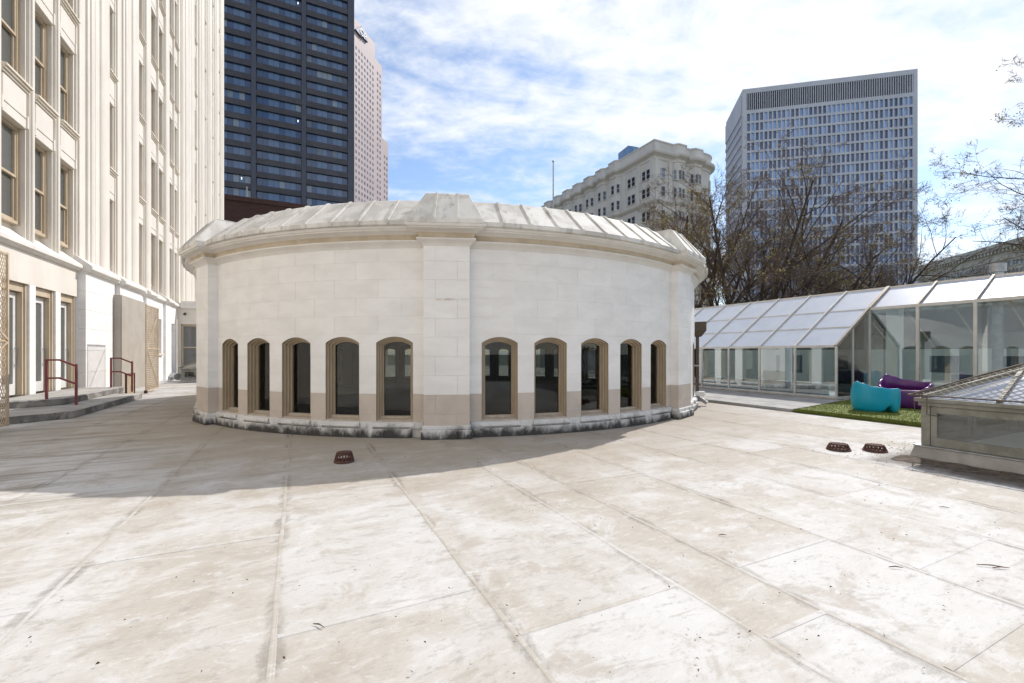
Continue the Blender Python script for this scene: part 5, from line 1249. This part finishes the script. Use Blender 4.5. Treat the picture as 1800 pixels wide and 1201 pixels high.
# ------------------------------------------------------------------ trees
def make_tree(label, px, dist, top_y, seed, stems=4, spread=1.0, lean=(0, 0), base_z=-9, buds=500, fork=.22, dens=1.0, crown_px=None, bud_r=1.0, name='bare_tree'):
    r = random.Random(seed); loc = at_px(px, dist); H = EYE + (HOR - top_y) / FPX * dist - base_z
    t = thing(name, label, 'tree', (loc.x, loc.y, base_z), 0, 'trees behind the glasshouse')
    tr, br, tw, bd = MB(), MB(), MB(), MB(); tips = []
    def rv(s): return Vector((r.gauss(0, s), r.gauss(0, s), r.gauss(0, s)))
    def limb(p, d, L, rad, lev, m, n, sides, curve, gravity):
        pts = [p]; rads = [rad]; dirs = [d]
        for i in range(n):
            d = (d + rv(curve) + Vector((0, 0, gravity))).normalized(); p = p + d * (L / n); pts.append(p); dirs.append(d); rads.append(rad * (1 - .78 * (i + 1) / n))
        m.tube(pts, rads, sides, cap=False); return pts, dirs, rads
    def grow(p, d, L, rad, lev):
        if lev == 0: pts, dirs, rads = limb(p, d, L, rad, lev, tr, 6, 7, .09, .04)
        elif lev == 1: pts, dirs, rads = limb(p, d, L, rad, lev, tr, 5, 5, .14, .03)
        elif lev == 2: pts, dirs, rads = limb(p, d, L, rad, lev, br, 4, 4, .18, .02)
        elif lev == 3: pts, dirs, rads = limb(p, d, L, rad, lev, br, 3, 3, .22, .02)
        else:
            pts, dirs, rads = limb(p, d, L, max(rad, .0145), lev, tw, 2, 3, .25, .03); tips.append(pts[-1]); return
        cnt = (int(r.uniform(8, 11) * dens), int(r.uniform(6, 8) * dens), int(r.uniform(6, 8) * dens), int(r.uniform(7, 9) * dens))[lev]
        for k in range(cnt):
            f = (.28 if lev == 0 else .18) + (.80 if lev else .70) * (k + r.random()) / cnt; f = min(f, .99)
            i = min(int(f * (len(pts) - 1)), len(pts) - 2); u = f * (len(pts) - 1) - i
            q = pts[i].lerp(pts[i + 1], u); dd = dirs[i + 1]
            perp = dd.cross(rv(1.0)).normalized(); ang = r.uniform(.45, .95) if lev < 3 else r.uniform(.4, 1.1)
            nd_ = (dd * math.cos(ang) + perp * math.sin(ang) * spread).normalized(); nd_.z = max(nd_.z, -.25 if lev else .1)
            fr = (.56, .52, .52, .52)[lev] * (1 - .45 * f) * r.uniform(.75, 1.25)
            rr = max((rads[i] * (1 - u) + rads[i + 1] * u) * r.uniform(.45, .7), .008)
            grow(q, nd_.normalized(), L * fr, rr, lev + 1)
    trunkL = H * fork; d0 = Vector((lean[0] * .3, lean[1] * .3, 1)).normalized()
    pts = [Vector((0, 0, 0)), d0 * trunkL * .5, d0 * trunkL * 1.02]; R0 = H * .018
    tr.tube([Vector((0, 0, 0)), d0 * trunkL * .08, d0 * trunkL * .5, d0 * trunkL], [R0 * 1.35, R0 * 1.05, R0 * .92, R0 * .85], 9)
    for k in range(stems):
        a = 2 * math.pi * (k + r.uniform(-.25, .25)) / stems; tilt = r.uniform(.25, .6) * spread
        d = (Vector((math.cos(a) * tilt + lean[0], math.sin(a) * tilt + lean[1], 1))).normalized()
        grow(d0 * trunkL * .96, d, (H - trunkL) * r.uniform(.62, .84) / max(d.z, .6), R0 * r.uniform(.48, .66), 0)
    cen = r.sample(tips, 26); near = [q for q in tips if min((q - c).length for c in cen) < 1.5 * bud_r]
    for q in r.sample(near, min(len(near), buds)) + r.sample(tips, min(len(tips), buds // 4)):
        for _ in range(4):
            c = q + rv(.12 * bud_r); s = r.uniform(.035, .075) * bud_r; a, b = rv(1).normalized() * s, rv(1).normalized() * s
            bd.add([c - a, c + b, c + a, c - b], [(0, 1, 2, 3)])
    put('trunk', tr.mesh('trunk', BARK, smooth=True, fix=False), t, sub=True); put('branches', br.mesh('branches', TWIG, fix=False), t, sub=True)
    put('crown', tw.mesh('crown', TWIG, fix=False), t, sub=True)
    if buds: put('bud_clumps', bd.mesh('bud_clumps', BUD, fix=False), t, sub=True)
    return t, len(tips)
make_tree('bare budding tree in front of the ornate block, just right of the rotunda cap', 1196, 52, 318, 11, 4, 1.0, (0, 0), buds=1300, fork=.35)
make_tree('big multi-stemmed bare tree left of the grid tower', 1318, 42, 285, 23, 7, 1.0, (0.02, 0), buds=900, fork=.30)
make_tree('bare tree with dark forked trunk between rotunda and glasshouse', 1248, 46, 330, 31, 4, .9, (-.02, 0), buds=1000, fork=.33)
make_tree('wide bare tree leaning right before the middle of the grid tower', 1395, 44, 385, 47, 5, 1.15, (.22, 0), buds=1100, fork=.30)
make_tree('bare tree with reddish twigs before the lower right of the grid tower', 1470, 48, 372, 59, 5, 1.0, (.05, 0), buds=500, fork=.34)
make_tree('low spreading bare tree with yellow buds above the glasshouse ridge', 1530, 50, 430, 61, 5, 1.25, (.08, 0), buds=1500, fork=.36, bud_r=1.15)
make_tree('bare tree reaching into the picture from the right edge', 2190, 31, 110, 73, 5, 1.3, (-.22, .0), buds=900, fork=.30)
# evergreen shrub showing just above the ridge
sl_ = at_px(1418, 34)
sh = thing('evergreen_shrub', 'dark evergreen shrub just above the glasshouse ridge', 'shrub', (sl_.x, sl_.y, -9))
m = MB(); rr = random.Random(5)
for _ in range(5200):
    u = Vector((rr.gauss(0, 1), rr.gauss(0, 1), rr.gauss(0, 1))).normalized() * (rr.random() ** .4); lump = 1 + .25 * math.sin(u.x * 7) * math.cos(u.y * 6)
    c = Vector((u.x * 2.6 * lump, u.y * 2.2 * lump, 9.5 + u.z * 4.3 * lump)); a, b = Vector((rr.gauss(0, 1), rr.gauss(0, 1), rr.gauss(0, 1))).normalized() * .12, Vector((rr.gauss(0, 1), rr.gauss(0, 1), rr.gauss(0, 1))).normalized() * .08
    m.add([c - a, c + b, c + a, c - b], [(0, 1, 2, 3)])
put('foliage', m.mesh('foliage', EVERG, fix=False), sh, sub=True)
put('trunk', MB().tube([(0, 0, 0), (.1, 0, 4), (0, 0, 10)], [.25, .2, .08], 7).mesh('trunk', BARK), sh, sub=True)
